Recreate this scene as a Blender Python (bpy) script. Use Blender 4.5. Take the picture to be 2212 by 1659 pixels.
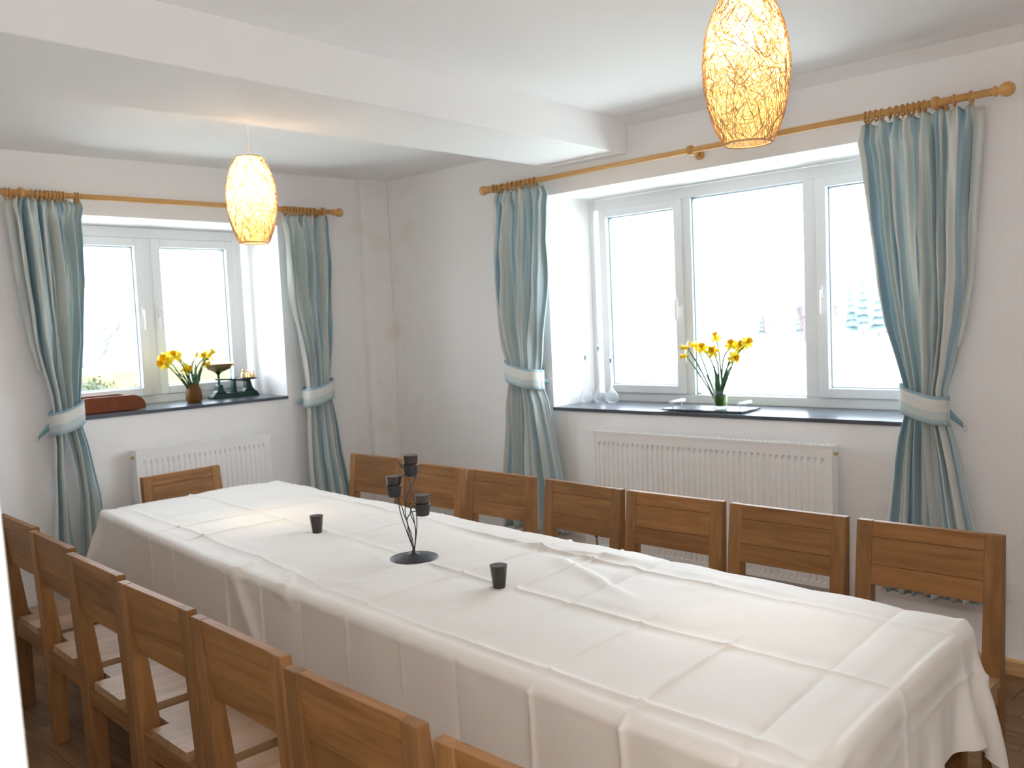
import bpy, math, random
import numpy as np
from mathutils import Vector, Matrix, noise

# ------------------------------------------------------------------ scene, camera, world, light, exposure
SC = bpy.context.scene
COL = SC.collection
for o in list(bpy.data.objects):
    bpy.data.objects.remove(o)
rng = random.Random(7)

CAM = Vector((5.1251, -4.1568, 1.6))
yaw, pitch, roll = 2.3279, -0.0684, -0.044
fwd = Vector((math.cos(yaw)*math.cos(pitch), math.sin(yaw)*math.cos(pitch), math.sin(pitch)))
rt = Vector((math.sin(yaw), -math.cos(yaw), 0))
up = rt.cross(fwd)
cr, sr = math.cos(roll), math.sin(roll)
rt2 = cr*rt + sr*up
up2 = -sr*rt + cr*up
cam_d = bpy.data.cameras.new('camera')
cam = bpy.data.objects.new('camera', cam_d)
COL.objects.link(cam)
M = Matrix((rt2, up2, -fwd)).transposed().to_4x4()
M.translation = CAM
cam.matrix_world = M
cam_d.sensor_width = 36.0
cam_d.lens = 36.0*1926.0/2212.0
cam_d.clip_start = 0.02
cam_d.clip_end = 500
cam_d.dof.use_dof = True
cam_d.dof.focus_distance = 2.6
cam_d.dof.aperture_fstop = 4.5
SC.camera = cam

w = bpy.data.worlds.new('overcast_sky')
SC.world = w
w.use_nodes = True
nt = w.node_tree
bg = nt.nodes['Background']
bg.inputs['Color'].default_value = (0.86, 0.93, 1.0, 1)
bg.inputs['Strength'].default_value = 6.2

SC.view_settings.view_transform = 'Standard'
SC.view_settings.look = 'None'
SC.view_settings.gamma = 1.0
SC.view_settings.use_curve_mapping = False
SC.view_settings.exposure = 1.15
SC.cycles.use_denoising = True
SC.cycles.max_bounces = 11
SC.cycles.diffuse_bounces = 9
SC.cycles.transparent_max_bounces = 16
SC.cycles.sample_clamp_indirect = 6.0
SC.cycles.caustics_reflective = False
SC.cycles.caustics_refractive = False

def portal(name, loc, rot, sx, sy):
    l = bpy.data.lights.new(name, 'AREA')
    l.shape = 'RECTANGLE'; l.size = sx; l.size_y = sy
    l.cycles.is_portal = True
    o = bpy.data.objects.new(name, l)
    o.location = loc; o.rotation_euler = rot
    COL.objects.link(o)
portal('window_daylight', (2.65, 0.50, 1.72), (math.radians(-90), 0, 0), 2.3, 1.35)
portal('window_daylight', (-0.50, -1.6, 1.75), (math.radians(90), 0, math.radians(-90)), 1.4, 1.15)

# the camera's own flash, just above the lens (it throws the lamp's shadow on the wall)
fl = bpy.data.lights.new('camera_flash', 'POINT')
fl.energy = 20.0
fl.color = (1.0, 0.95, 0.90)
fl.shadow_soft_size = 0.02
fo = bpy.data.objects.new('camera_flash', fl)
fo.location = (5.10, -4.15, 1.73)
COL.objects.link(fo)

# ------------------------------------------------------------------ materials
MATS = {}
def new_mat(name):
    m = bpy.data.materials.new(name); m.use_nodes = True
    n = m.node_tree.nodes; l = m.node_tree.links
    b = n['Principled BSDF']
    MATS[name] = m
    return m, n, l, b
def plain(name, col, rough=0.5, metal=0.0, bump=0.0, bscale=60, var=0.0, vscale=4, spec=0.5):
    m, n, l, b = new_mat(name)
    b.inputs['Base Color'].default_value = (*col, 1)
    b.inputs['Roughness'].default_value = rough
    b.inputs['Metallic'].default_value = metal
    b.inputs['Specular IOR Level'].default_value = spec
    tc = n.new('ShaderNodeTexCoord')
    if var > 0:
        nz = n.new('ShaderNodeTexNoise'); nz.inputs['Scale'].default_value = vscale
        nz.inputs['Detail'].default_value = 4
        l.new(tc.outputs['Object'], nz.inputs['Vector'])
        mx = n.new('ShaderNodeMix'); mx.data_type = 'RGBA'
        mx.inputs[6].default_value = (*[c*(1-var) for c in col], 1)
        mx.inputs[7].default_value = (*[min(1, c*(1+var)) for c in col], 1)
        l.new(nz.outputs['Fac'], mx.inputs[0])
        l.new(mx.outputs[2], b.inputs['Base Color'])
    if bump > 0:
        nb = n.new('ShaderNodeTexNoise'); nb.inputs['Scale'].default_value = bscale
        nb.inputs['Detail'].default_value = 5
        l.new(tc.outputs['Object'], nb.inputs['Vector'])
        bp = n.new('ShaderNodeBump'); bp.inputs['Strength'].default_value = bump
        bp.inputs['Distance'].default_value = 0.01
        l.new(nb.outputs['Fac'], bp.inputs['Height'])
        l.new(bp.outputs['Normal'], b.inputs['Normal'])
    return m
def oak(name, axis, light=(0.30, 0.142, 0.050), dark=(0.165, 0.070, 0.022), rough=0.42):
    m, n, l, b = new_mat(name)
    tc = n.new('ShaderNodeTexCoord')
    oi = n.new('ShaderNodeObjectInfo')
    off = n.new('ShaderNodeVectorMath'); off.operation = 'ADD'
    sc_ = n.new('ShaderNodeVectorMath'); sc_.operation = 'SCALE'; sc_.inputs['Scale'].default_value = 9.0
    cmb = n.new('ShaderNodeCombineXYZ')
    for k in range(3): l.new(oi.outputs['Random'], cmb.inputs[k])
    l.new(cmb.outputs[0], sc_.inputs[0])
    mp = n.new('ShaderNodeMapping')
    s = [14, 14, 14]; s[axis] = 1.3
    mp.inputs['Scale'].default_value = s
    l.new(tc.outputs['Object'], off.inputs[0]); l.new(sc_.outputs[0], off.inputs[1])
    l.new(off.outputs[0], mp.inputs['Vector'])
    n1 = n.new('ShaderNodeTexNoise'); n1.inputs['Scale'].default_value = 1.6; n1.inputs['Detail'].default_value = 6
    n1.inputs['Distortion'].default_value = 1.2
    l.new(mp.outputs[0], n1.inputs['Vector'])
    wv = n.new('ShaderNodeTexNoise'); wv.inputs['Scale'].default_value = 9; wv.inputs['Detail'].default_value = 3
    l.new(mp.outputs[0], wv.inputs['Vector'])
    r = n.new('ShaderNodeValToRGB')
    r.color_ramp.elements[0].position = 0.28; r.color_ramp.elements[0].color = (*dark, 1)
    r.color_ramp.elements[1].position = 0.70; r.color_ramp.elements[1].color = (*light, 1)
    ad = n.new('ShaderNodeMath'); ad.operation = 'MULTIPLY_ADD'; ad.inputs[1].default_value = 0.25
    l.new(wv.outputs['Fac'], ad.inputs[0]); 
    ad2 = n.new('ShaderNodeMath'); ad2.operation = 'MULTIPLY'; ad2.inputs[1].default_value = 0.85
    l.new(n1.outputs['Fac'], ad2.inputs[0]); l.new(ad2.outputs[0], ad.inputs[2])
    l.new(ad.outputs[0], r.inputs['Fac'])
    hs = n.new('ShaderNodeHueSaturation')
    vr = n.new('ShaderNodeMapRange'); vr.inputs['To Min'].default_value = 0.82; vr.inputs['To Max'].default_value = 1.2
    l.new(oi.outputs['Random'], vr.inputs['Value']); l.new(vr.outputs[0], hs.inputs['Value'])
    l.new(r.outputs['Color'], hs.inputs['Color'])
    l.new(hs.outputs['Color'], b.inputs['Base Color'])
    b.inputs['Roughness'].default_value = rough+0.08
    b.inputs['Specular IOR Level'].default_value = 0.22
    bp = n.new('ShaderNodeBump'); bp.inputs['Strength'].default_value = 0.12; bp.inputs['Distance'].default_value = 0.002
    l.new(wv.outputs['Fac'], bp.inputs['Height']); l.new(bp.outputs['Normal'], b.inputs['Normal'])
    return m

def wall_paint():
    m, n, l, b = new_mat('white_wall_paint')
    tc = n.new('ShaderNodeTexCoord')
    # faint damp stains close to the room corner and soft unevenness
    nz = n.new('ShaderNodeTexNoise'); nz.inputs['Scale'].default_value = 5.5; nz.inputs['Detail'].default_value = 5
    l.new(tc.outputs['Object'], nz.inputs['Vector'])
    sp = n.new('ShaderNodeSeparateXYZ'); l.new(tc.outputs['Object'], sp.inputs[0])
    ln = n.new('ShaderNodeVectorMath'); ln.operation = 'LENGTH'
    cb = n.new('ShaderNodeCombineXYZ'); l.new(sp.outputs[0], cb.inputs[0]); l.new(sp.outputs[1], cb.inputs[1])
    l.new(cb.outputs[0], ln.inputs[0])
    mr = n.new('ShaderNodeMapRange'); mr.inputs['From Min'].default_value = 0.05; mr.inputs['From Max'].default_value = 0.55
    mr.inputs['To Min'].default_value = 1; mr.inputs['To Max'].default_value = 0
    l.new(ln.outputs['Value'], mr.inputs['Value'])
    st = n.new('ShaderNodeMapRange'); st.inputs['From Min'].default_value = 0.52; st.inputs['From Max'].default_value = 0.72
    l.new(nz.outputs['Fac'], st.inputs['Value'])
    mu = n.new('ShaderNodeMath'); mu.operation = 'MULTIPLY'
    l.new(mr.outputs[0], mu.inputs[0]); l.new(st.outputs[0], mu.inputs[1])
    mx = n.new('ShaderNodeMix'); mx.data_type = 'RGBA'
    mx.inputs[6].default_value = (0.885, 0.872, 0.872, 1); mx.inputs[7].default_value = (0.83, 0.78, 0.71, 1)
    l.new(mu.outputs[0], mx.inputs[0]); l.new(mx.outputs[2], b.inputs['Base Color'])
    b.inputs['Roughness'].default_value = 0.75
    nb = n.new('ShaderNodeTexNoise'); nb.inputs['Scale'].default_value = 3.2; nb.inputs['Detail'].default_value = 3
    l.new(tc.outputs['Object'], nb.inputs['Vector'])
    bp = n.new('ShaderNodeBump'); bp.inputs['Strength'].default_value = 0.10; bp.inputs['Distance'].default_value = 0.02
    l.new(nb.outputs['Fac'], bp.inputs['Height']); l.new(bp.outputs['Normal'], b.inputs['Normal'])
    return m
M_wall = wall_paint()
M_ceil = plain('white_ceiling_paint', (0.885, 0.875, 0.885), 0.8, bump=0.15, bscale=3)
M_upvc = plain('white_window_plastic', (0.80, 0.81, 0.82), 0.35)
M_slate = plain('grey_slate', (0.085, 0.10, 0.12), 0.22, bump=0.35, bscale=14, var=0.35, vscale=7)
M_rad = plain('white_radiator_enamel', (0.87, 0.865, 0.86), 0.35)
M_radin = plain('shaded_grille_steel', (0.45, 0.44, 0.43), 0.6)
M_pine = plain('honey_pine', (0.66, 0.37, 0.12), 0.32, var=0.12, vscale=25)
M_pined = plain('honey_pine_ring', (0.58, 0.31, 0.10), 0.35, var=0.15, vscale=40)
M_oakx = oak('oak_grain_sideways', 0)
M_oakz = oak('oak_grain_upright', 2, light=(0.29, 0.140, 0.052), dark=(0.160, 0.070, 0.023))
M_oaky = oak('oak_grain_front_to_back', 1, light=(0.36, 0.21, 0.11), dark=(0.22, 0.12, 0.058), rough=0.35)
M_seat = oak('oak_seat', 1, light=(0.36, 0.215, 0.115), dark=(0.24, 0.13, 0.062), rough=0.36)
M_floor = oak('oak_floor_board', 0, light=(0.24, 0.13, 0.06), dark=(0.11, 0.055, 0.026), rough=0.35)
M_skirt = oak('oak_skirting', 0, light=(0.62, 0.40, 0.20), dark=(0.42, 0.24, 0.11))
M_iron = plain('dark_grey_iron', (0.040, 0.040, 0.045), 0.45, metal=0.3)
M_cup = plain('smoky_brown_glass', (0.045, 0.035, 0.032), 0.22)
M_cupin = plain('frosted_cup_lining', (0.55, 0.50, 0.48), 0.5)
M_wax = plain('white_wax', (0.8, 0.78, 0.72), 0.5)
M_chrome = plain('chrome', (0.75, 0.75, 0.77), 0.18, metal=1.0)
M_brass = plain('brass', (0.72, 0.50, 0.22), 0.28, metal=1.0)
M_green = plain('green_cast_iron', (0.004, 0.030, 0.024), 0.45, bump=0.1, bscale=40, spec=0.3)
M_vase = plain('brown_stoneware', (0.12, 0.048, 0.006), 0.4, spec=0.2, var=0.25, vscale=30)
M_trough = plain('red_brown_wood', (0.17, 0.045, 0.016), 0.5, spec=0.15, var=0.3, vscale=18)
M_stem = plain('flower_stem_green', (0.035, 0.11, 0.045), 0.5)
M_yel = plain('daffodil_yellow', (0.95, 0.80, 0.03), 0.5)
M_ora = plain('daffodil_trumpet', (0.95, 0.62, 0.01), 0.5)
M_dead = plain('papery_bract', (0.42, 0.28, 0.12), 0.6)
M_white = plain('white_plastic', (0.82, 0.82, 0.80), 0.4)
M_black = plain('black_plastic', (0.03, 0.03, 0.03), 0.4)
M_lining = plain('curtain_lining', (0.68, 0.72, 0.70), 0.8)
M_jamb = plain('white_gloss_paint', (0.86, 0.87, 0.86), 0.35)

def glass_mat(name, tint=(1, 1, 1), gl=0.12, rough=0.02, milk=0.0):
    m = bpy.data.materials.new(name); m.use_nodes = True
    n = m.node_tree.nodes; l = m.node_tree.links
    n.remove(n['Principled BSDF'])
    t = n.new('ShaderNodeBsdfTransparent'); t.inputs[0].default_value = (*tint, 1)
    g = n.new('ShaderNodeBsdfGlossy'); g.inputs['Roughness'].default_value = rough
    fr = n.new('ShaderNodeLayerWeight'); fr.inputs['Blend'].default_value = gl
    mx = n.new('ShaderNodeMixShader')
    l.new(fr.outputs['Fresnel'], mx.inputs[0]); l.new(t.outputs[0], mx.inputs[1]); l.new(g.outputs[0], mx.inputs[2])
    out = mx.outputs[0]
    if milk > 0:
        tr = n.new('ShaderNodeBsdfTranslucent'); tr.inputs[0].default_value = (0.9*tint[0], 0.9*tint[1], 0.9*tint[2], 1)
        m2 = n.new('ShaderNodeMixShader'); m2.inputs[0].default_value = milk
        l.new(out, m2.inputs[1]); l.new(tr.outputs[0], m2.inputs[2]); out = m2.outputs[0]
    l.new(out, n['Material Output'].inputs['Surface'])
    return m
M_pane = glass_mat('window_glass', (0.97, 0.99, 1.0), 0.05)
M_glass = glass_mat('clear_drinking_glass', (0.95, 0.97, 0.98), 0.12, 0.05, 0.22)
M_gwater = glass_mat('water_in_glass', (0.45, 0.62, 0.22), 0.1, 0.05, 0.45)

def cloth_mat():
    m, n, l, b = new_mat('cream_tablecloth_cotton')
    b.inputs['Base Color'].default_value = (0.815, 0.768, 0.715, 1)
    b.inputs['Roughness'].default_value = 0.62
    b.inputs['Sheen Weight'].default_value = 0.1
    tc = n.new('ShaderNodeTexCoord')
    nb = n.new('ShaderNodeTexNoise'); nb.inputs['Scale'].default_value = 7; nb.inputs['Detail'].default_value = 6
    l.new(tc.outputs['Object'], nb.inputs['Vector'])
    bp = n.new('ShaderNodeBump'); bp.inputs['Strength'].default_value = 0.22; bp.inputs['Distance'].default_value = 0.01
    l.new(nb.outputs['Fac'], bp.inputs['Height']); l.new(bp.outputs['Normal'], b.inputs['Normal'])
    tr = n.new('ShaderNodeBsdfTranslucent'); tr.inputs['Color'].default_value = (0.80, 0.72, 0.62, 1)
    mx = n.new('ShaderNodeMixShader'); mx.inputs[0].default_value = 0.10
    l.new(b.outputs[0], mx.inputs[1]); l.new(tr.outputs[0], mx.inputs[2])
    l.new(mx.outputs[0], n['Material Output'].inputs['Surface'])
    return m
M_cloth = cloth_mat()

def stripe_mat():
    m, n, l, b = new_mat('striped_curtain_cotton')
    uv = n.new('ShaderNodeUVMap')
    sp = n.new('ShaderNodeSeparateXYZ'); l.new(uv.outputs[0], sp.inputs[0])
    md = n.new('ShaderNodeMath'); md.operation = 'FRACT'
    dv = n.new('ShaderNodeMath'); dv.operation = 'DIVIDE'; dv.inputs[1].default_value = 0.36
    l.new(sp.outputs[0], dv.inputs[0]); l.new(dv.outputs[0], md.inputs[0])
    r = n.new('ShaderNodeValToRGB'); r.color_ramp.interpolation = 'CONSTANT'
    sage = (0.63, 0.71, 0.70); blue = (0.37, 0.52, 0.61); cream = (0.80, 0.81, 0.77); mid = (0.48, 0.61, 0.65)
    st = [(0.0, cream), (0.15, blue), (0.27, mid), (0.36, cream), (0.42, sage), (0.62, blue), (0.74, cream), (0.80, mid), (0.90, sage)]
    el = r.color_ramp.elements
    el[0].position = 0; el[0].color = (*st[0][1], 1); el[1].position = st[1][0]; el[1].color = (*st[1][1], 1)
    for p, c in st[2:]:
        e = el.new(p); e.color = (*c, 1)
    l.new(md.outputs[0], r.inputs['Fac'])
    l.new(r.outputs['Color'], b.inputs['Base Color'])
    b.inputs['Roughness'].default_value = 0.75
    tr = n.new('ShaderNodeBsdfTranslucent'); l.new(r.outputs['Color'], tr.inputs['Color'])
    mx = n.new('ShaderNodeMixShader'); mx.inputs[0].default_value = 0.18
    l.new(b.outputs[0], mx.inputs[1]); l.new(tr.outputs[0], mx.inputs[2])
    l.new(mx.outputs[0], n['Material Output'].inputs['Surface'])
    return m
M_curt = stripe_mat()

def shade_mat():
    m = bpy.data.materials.new('spun_fibre_lampshade'); m.use_nodes = True
    n = m.node_tree.nodes; l = m.node_tree.links
    n.remove(n['Principled BSDF'])
    tc = n.new('ShaderNodeTexCoord')
    vo = n.new('ShaderNodeTexVoronoi'); vo.feature = 'DISTANCE_TO_EDGE'; vo.inputs['Scale'].default_value = 62
    l.new(tc.outputs['Object'], vo.inputs['Vector'])
    r = n.new('ShaderNodeValToRGB')
    r.color_ramp.elements[0].position = 0.02; r.color_ramp.elements[0].color = (0.40, 0.20, 0.06, 1)
    r.color_ramp.elements[1].position = 0.16; r.color_ramp.elements[1].color = (1.0, 0.80, 0.34, 1)
    l.new(vo.outputs['Distance'], r.inputs['Fac'])
    t = n.new('ShaderNodeBsdfTranslucent'); l.new(r.outputs['Color'], t.inputs['Color'])
    d = n.new('ShaderNodeBsdfDiffuse'); d.inputs['Color'].default_value = (0.75, 0.62, 0.42, 1)
    tp = n.new('ShaderNodeBsdfTransparent')
    m1 = n.new('ShaderNodeMixShader'); m1.inputs[0].default_value = 0.18
    l.new(t.outputs[0], m1.inputs[1]); l.new(d.outputs[0], m1.inputs[2])
    m2 = n.new('ShaderNodeMixShader')
    r2 = n.new('ShaderNodeMapRange'); r2.inputs['From Min'].default_value = 0.05; r2.inputs['From Max'].default_value = 0.3
    r2.inputs['To Min'].default_value = 0.0; r2.inputs['To Max'].default_value = 0.35
    l.new(vo.outputs['Distance'], r2.inputs['Value']); l.new(r2.outputs[0], m2.inputs[0])
    l.new(m1.outputs[0], m2.inputs[1]); l.new(tp.outputs[0], m2.inputs[2])
    l.new(m2.outputs[0], n['Material Output'].inputs['Surface'])
    return m
M_shade = shade_mat()
M_wire = plain('twisted_fibre_strand', (0.50, 0.32, 0.18), 0.6)
def emit(name, col, s):
    m = bpy.data.materials.new(name); m.use_nodes = True
    n = m.node_tree.nodes; l = m.node_tree.links
    n.remove(n['Principled BSDF'])
    e = n.new('ShaderNodeEmission'); e.inputs[0].default_value = (*col, 1); e.inputs[1].default_value = s
    l.new(e.outputs[0], n['Material Output'].inputs['Surface'])
    return m
M_bulb = emit('lit_bulb', (1.0, 0.78, 0.45), 60)

# ------------------------------------------------------------------ mesh helpers
class MB:
    def __init__(s): s.v = []; s.f = []; s.uv = None
    def box(s, x0, x1, y0, y1, z0, z1):
        b = len(s.v)
        s.v += [(x0,y0,z0),(x1,y0,z0),(x1,y1,z0),(x0,y1,z0),(x0,y0,z1),(x1,y0,z1),(x1,y1,z1),(x0,y1,z1)]
        s.f += [tuple(b+i for i in q) for q in ((0,3,2,1),(4,5,6,7),(0,1,5,4),(1,2,6,5),(2,3,7,6),(3,0,4,7))]
        return s
    def prism(s, poly, axis, a, b):
        # poly in the two other axes (in xyz order), extruded along axis from a to b
        n = len(poly); base = len(s.v)
        for val in (a, b):
            for p in poly:
                q = [p[0], p[1]]; q.insert(axis, val); s.v.append(tuple(q))
        for i in range(n):
            j = (i+1) % n
            s.f.append((base+i, base+j, base+n+j, base+n+i))
        s.f.append(tuple(base+i for i in reversed(range(n)))); s.f.append(tuple(base+n+i for i in range(n)))
        return s
    def lathe(s, prof, c=(0,0,0), n=24, axis=2, closed=False):
        base = len(s.v); m = len(prof)
        for r, h in prof:
            for k in range(n):
                a = 2*math.pi*k/n
                q = [r*math.cos(a), r*math.sin(a)]; q.insert(axis, h)
                s.v.append((c[0]+q[0], c[1]+q[1], c[2]+q[2]))
        for i in range(m-1 if not closed else m):
            i2 = (i+1) % m
            for k in range(n):
                k2 = (k+1) % n
                s.f.append((base+i*n+k, base+i*n+k2, base+i2*n+k2, base+i2*n+k))
        if not closed:
            if prof[0][0] > 1e-5: s.f.append(tuple(base+k for k in reversed(range(n))))
            if prof[-1][0] > 1e-5: s.f.append(tuple(base+(m-1)*n+k for k in range(n)))
        return s
    def tube(s, pts, r, n=8, cap=True):
        pts = [Vector(p) for p in pts]; base = len(s.v); m = len(pts)
        rr = r if isinstance(r, (list, tuple)) else [r]*m
        prev = None
        for i, p in enumerate(pts):
            t = (pts[min(i+1, m-1)] - pts[max(i-1, 0)])
            t = t.normalized() if t.length > 1e-9 else Vector((0,0,1))
            if prev is None:
                a = Vector((0,0,1)) if abs(t.z) < 0.9 else Vector((1,0,0))
                u = t.cross(a).normalized()
            else:
                u = (prev - t*prev.dot(t))
                u = u.normalized() if u.length > 1e-6 else t.cross(Vector((0.3,0.5,0.8))).normalized()
            prev = u; v = t.cross(u)
            for k in range(n):
                an = 2*math.pi*k/n
                q = p + rr[i]*(math.cos(an)*u + math.sin(an)*v)
                s.v.append(tuple(q))
        for i in range(m-1):
            for k in range(n):
                k2 = (k+1) % n
                s.f.append((base+i*n+k, base+i*n+k2, base+(i+1)*n+k2, base+(i+1)*n+k))
        if cap:
            s.f.append(tuple(base+k for k in reversed(range(n)))); s.f.append(tuple(base+(m-1)*n+k for k in range(n)))
        return s
    def torus(s, c, R, r, axis=0, n=20, k=8, sx=1.0):
        base = len(s.v)
        for i in range(n):
            a = 2*math.pi*i/n
            for j in range(k):
                b = 2*math.pi*j/k
                rad = R + r*math.cos(b); h = r*sx*math.sin(b)
                q = [rad*math.cos(a), rad*math.sin(a)]; q.insert(axis, h)
                s.v.append((c[0]+q[0], c[1]+q[1], c[2]+q[2]))
        for i in range(n):
            for j in range(k):
                i2, j2 = (i+1) % n, (j+1) % k
                s.f.append((base+i*k+j, base+i2*k+j, base+i2*k+j2, base+i*k+j2))
        return s
    def grid(s, P, keep=None):
        base = len(s.v); nu, nv = len(P), len(P[0])
        for row in P:
            for p in row: s.v.append(tuple(p))
        for i in range(nu-1):
            for j in range(nv-1):
                if keep is None or keep(i, j):
                    s.f.append((base+i*nv+j, base+(i+1)*nv+j, base+(i+1)*nv+j+1, base+i*nv+j+1))
        return s
    def mesh(s, name):
        me = bpy.data.meshes.new(name); me.from_pydata(s.v, [], s.f); me.update()
        return me
def obj(name, mb, mat, parent=None, smooth=False, bevel=0.0, seg=2, loc=None, angle=None):
    me = mb.mesh(name) if isinstance(mb, MB) else mb
    if mat: me.materials.append(mat)
    if smooth:
        for p in me.polygons: p.use_smooth = True
    o = bpy.data.objects.new(name, me); COL.objects.link(o)
    if parent is not None: o.parent = parent
    if loc is not None: o.location = loc
    if bevel > 0:
        b = o.modifiers.new('bevel', 'BEVEL'); b.width = bevel; b.segments = seg; b.limit_method = 'ANGLE'
        b.angle_limit = math.radians(40)
    return o
def tag(o, label, cat, group=None, kind=None):
    if label: o['label'] = label
    if cat: o['category'] = cat
    if group: o['group'] = group
    if kind: o['kind'] = kind
    return o
def thing(name, label, cat, loc=(0,0,0), rz=0.0, group=None):
    o = bpy.data.objects.new(name, None); COL.objects.link(o)
    o.empty_display_size = 0.1
    o.location = loc; o.rotation_euler = (0, 0, rz)
    return tag(o, label, cat, group)
def sroot(name, loc=(0,0,0)):
    o = bpy.data.objects.new(name, None); COL.objects.link(o); o.location = loc
    o['kind'] = 'structure'; return o
def struct(name, mb, mat, parent=None, **k):
    o = obj(name, mb, mat, parent, **k)
    if parent is None: o['kind'] = 'structure'
    return o
def copy_tree(root, loc, rz, label=None, group=None):
    r = root.copy(); COL.objects.link(r); r.location = loc; r.rotation_euler = (0, 0, rz)
    if label: r['label'] = label
    if group: r['group'] = group
    for ch in list(root.children):
        c = ch.copy(); COL.objects.link(c); c.parent = r
        for g in list(ch.children):
            d = g.copy(); COL.objects.link(d); d.parent = c
    return r

# ------------------------------------------------------------------ room shell
X1, YN = 5.75, -3.90        # far right wall and the wall with the doorway
RT = 0.55                   # stone wall thickness
# window openings
WX0, WX1, WZ0, WZ1 = 1.545, 3.745, 1.05, 2.36
LY0, LY1, LZ0, LZ1 = -2.27, -0.90, 1.165, 2.30
b = MB()
b.box(-RT, WX0, 0, RT, -0.1, 2.8).box(WX1, X1+0.2, 0, RT, -0.1, 2.8)
b.box(WX0, WX1, 0, RT, -0.1, WZ0).box(WX0, WX1, 0, RT, WZ1, 2.8)
struct('wall_right', b, M_wall)
b = MB()
b.box(-RT, 0, LY1, 0, -0.1, 2.8).box(-RT, 0, -5.6, LY0, -0.1, 2.8)
b.box(-RT, 0, LY0, LY1, -0.1, LZ0).box(-RT, 0, LY0, LY1, LZ1, 2.8)
struct('wall_left', b, M_wall)
struct('wall_back', MB().box(X1, X1+0.2, -5.6, 0, -0.1, 2.8), M_wall)
b = MB()
b.box(0, 4.14, -4.40, YN, -0.1, 2.8).box(5.45, X1, -4.40, YN, -0.1, 2.8).box(4.14, 5.45, -4.40, YN, 2.08, 2.8)
struct('wall_front', b, M_wall)
struct('wall_hall', MB().box(-RT, X1+0.2, -5.8, -5.6, -0.1, 2.8), M_wall)
# painted door lining of the doorway the picture is taken from
b = MB()
b.prism([(4.14, 0.0), (4.297, 0.0), (4.155, 2.03), (4.15, 2.08), (4.14, 2.08)], 1, -4.42, -3.885)
b.box(5.405, 5.45, -4.42, -3.885, 0, 2.08).box(4.17, 5.405, -4.42, -3.885, 2.03, 2.08)
dr = struct('door_1', b, M_jamb, bevel=0.003)
# ceiling with its slight fall
def cz(x, y):
    if x < 2.0: return 2.655 + 0.016*y - 0.004*x
    return 2.665 - 0.008*(x-2.0) + (0.035 + 0.004*(x-2.0))*min(1.0, max(0.0, -y)/0.10)
P = [[(x, y, cz(x, y)) for y in (-5.6, -4, -2, -1, -0.5, -0.3, -0.2, -0.1, 0, 0.05)] for x in (-0.05, 1, 1.7, 1.99, 2.0, 3, 4, 5, X1+0.05)]
Q = [[(x, y, 2.85) for y in (-5.6, 0.05)] for x in (-0.05, X1+0.05)]
b = MB().grid(P).grid(Q)
struct('ceiling', b, M_ceil)
# plastered beam across the room, and a boxed-in pipe in the corner
b = MB()
L0, L1 = -3.95, 0.0
for (x, zz) in (): pass
b.v = [(1.635, L0, 2.500), (2.300, L0, 2.500), (2.315, L0, 2.72), (1.615, L0, 2.72),
       (1.630, L1, 2.512), (2.155, L1, 2.512), (2.170, L1, 2.72), (1.615, L1, 2.72)]
b.f = [(0,1,2,3), (7,6,5,4), (0,4,5,1), (1,5,6,2), (2,6,7,3), (3,7,4,0)]
struct('beam', b, M_ceil, bevel=0.006)
struct('trim_1', MB().box(0.0, 0.05, -0.235, 0.0, 0.0, 2.66), M_wall, bevel=0.01)['label'] = 'boxed-in pipe in the room corner'
b = MB(); b.v = [(2.15, 0, 2.655), (2.15, -0.045, 2.66), (X1, 0, 2.62), (X1, -0.008, 2.64), (2.15, 0, 2.70), (X1, 0, 2.70)]
b.f = [(0, 1, 3, 2), (1, 4, 5, 3), (0, 4, 1), (2, 3, 5)]

# floor of oak boards
floor = sroot('floor', (0, 0, 0))
obj('subfloor', MB().box(-RT, X1+0.2, -5.6, RT, -0.12, -0.02), M_floor, floor)
pl = []
for L in (1.2, 1.5, 1.8):
    pl.append(MB().box(0, L-0.002, 0, 0.138, -0.02, 0).mesh('plank'))
    pl[-1].materials.append(M_floor)
y = -4.5
r2 = random.Random(3)
while y < 0:
    x = -r2.random()*0.9
    while x < X1:
        k = r2.randrange(3)
        o = bpy.data.objects.new('plank', pl[k]); COL.objects.link(o); o.parent = floor
        xx = x
        o.location = (xx, y, -0.0005*r2.random())
        x += (1.2, 1.5, 1.8)[k]
    y += 0.14
struct('baseboard_right', MB().prism([(-0.018, 0), (0, 0), (0, 0.068), (-0.010, 0.068), (-0.018, 0.058)], 0, 0.05, X1), M_skirt)
struct('baseboard_left', MB().prism([(0, 0), (0.018, 0), (0.018, 0.058), (0.010, 0.068), (0, 0.068)], 1, -3.9, -0.235), M_skirt)
struct('baseboard_front', MB().prism([(-3.90, 0), (-3.882, 0), (-3.882, 0.058), (-3.89, 0.068), (-3.90, 0.068)], 0, 0.0, 4.13), M_skirt)

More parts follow.
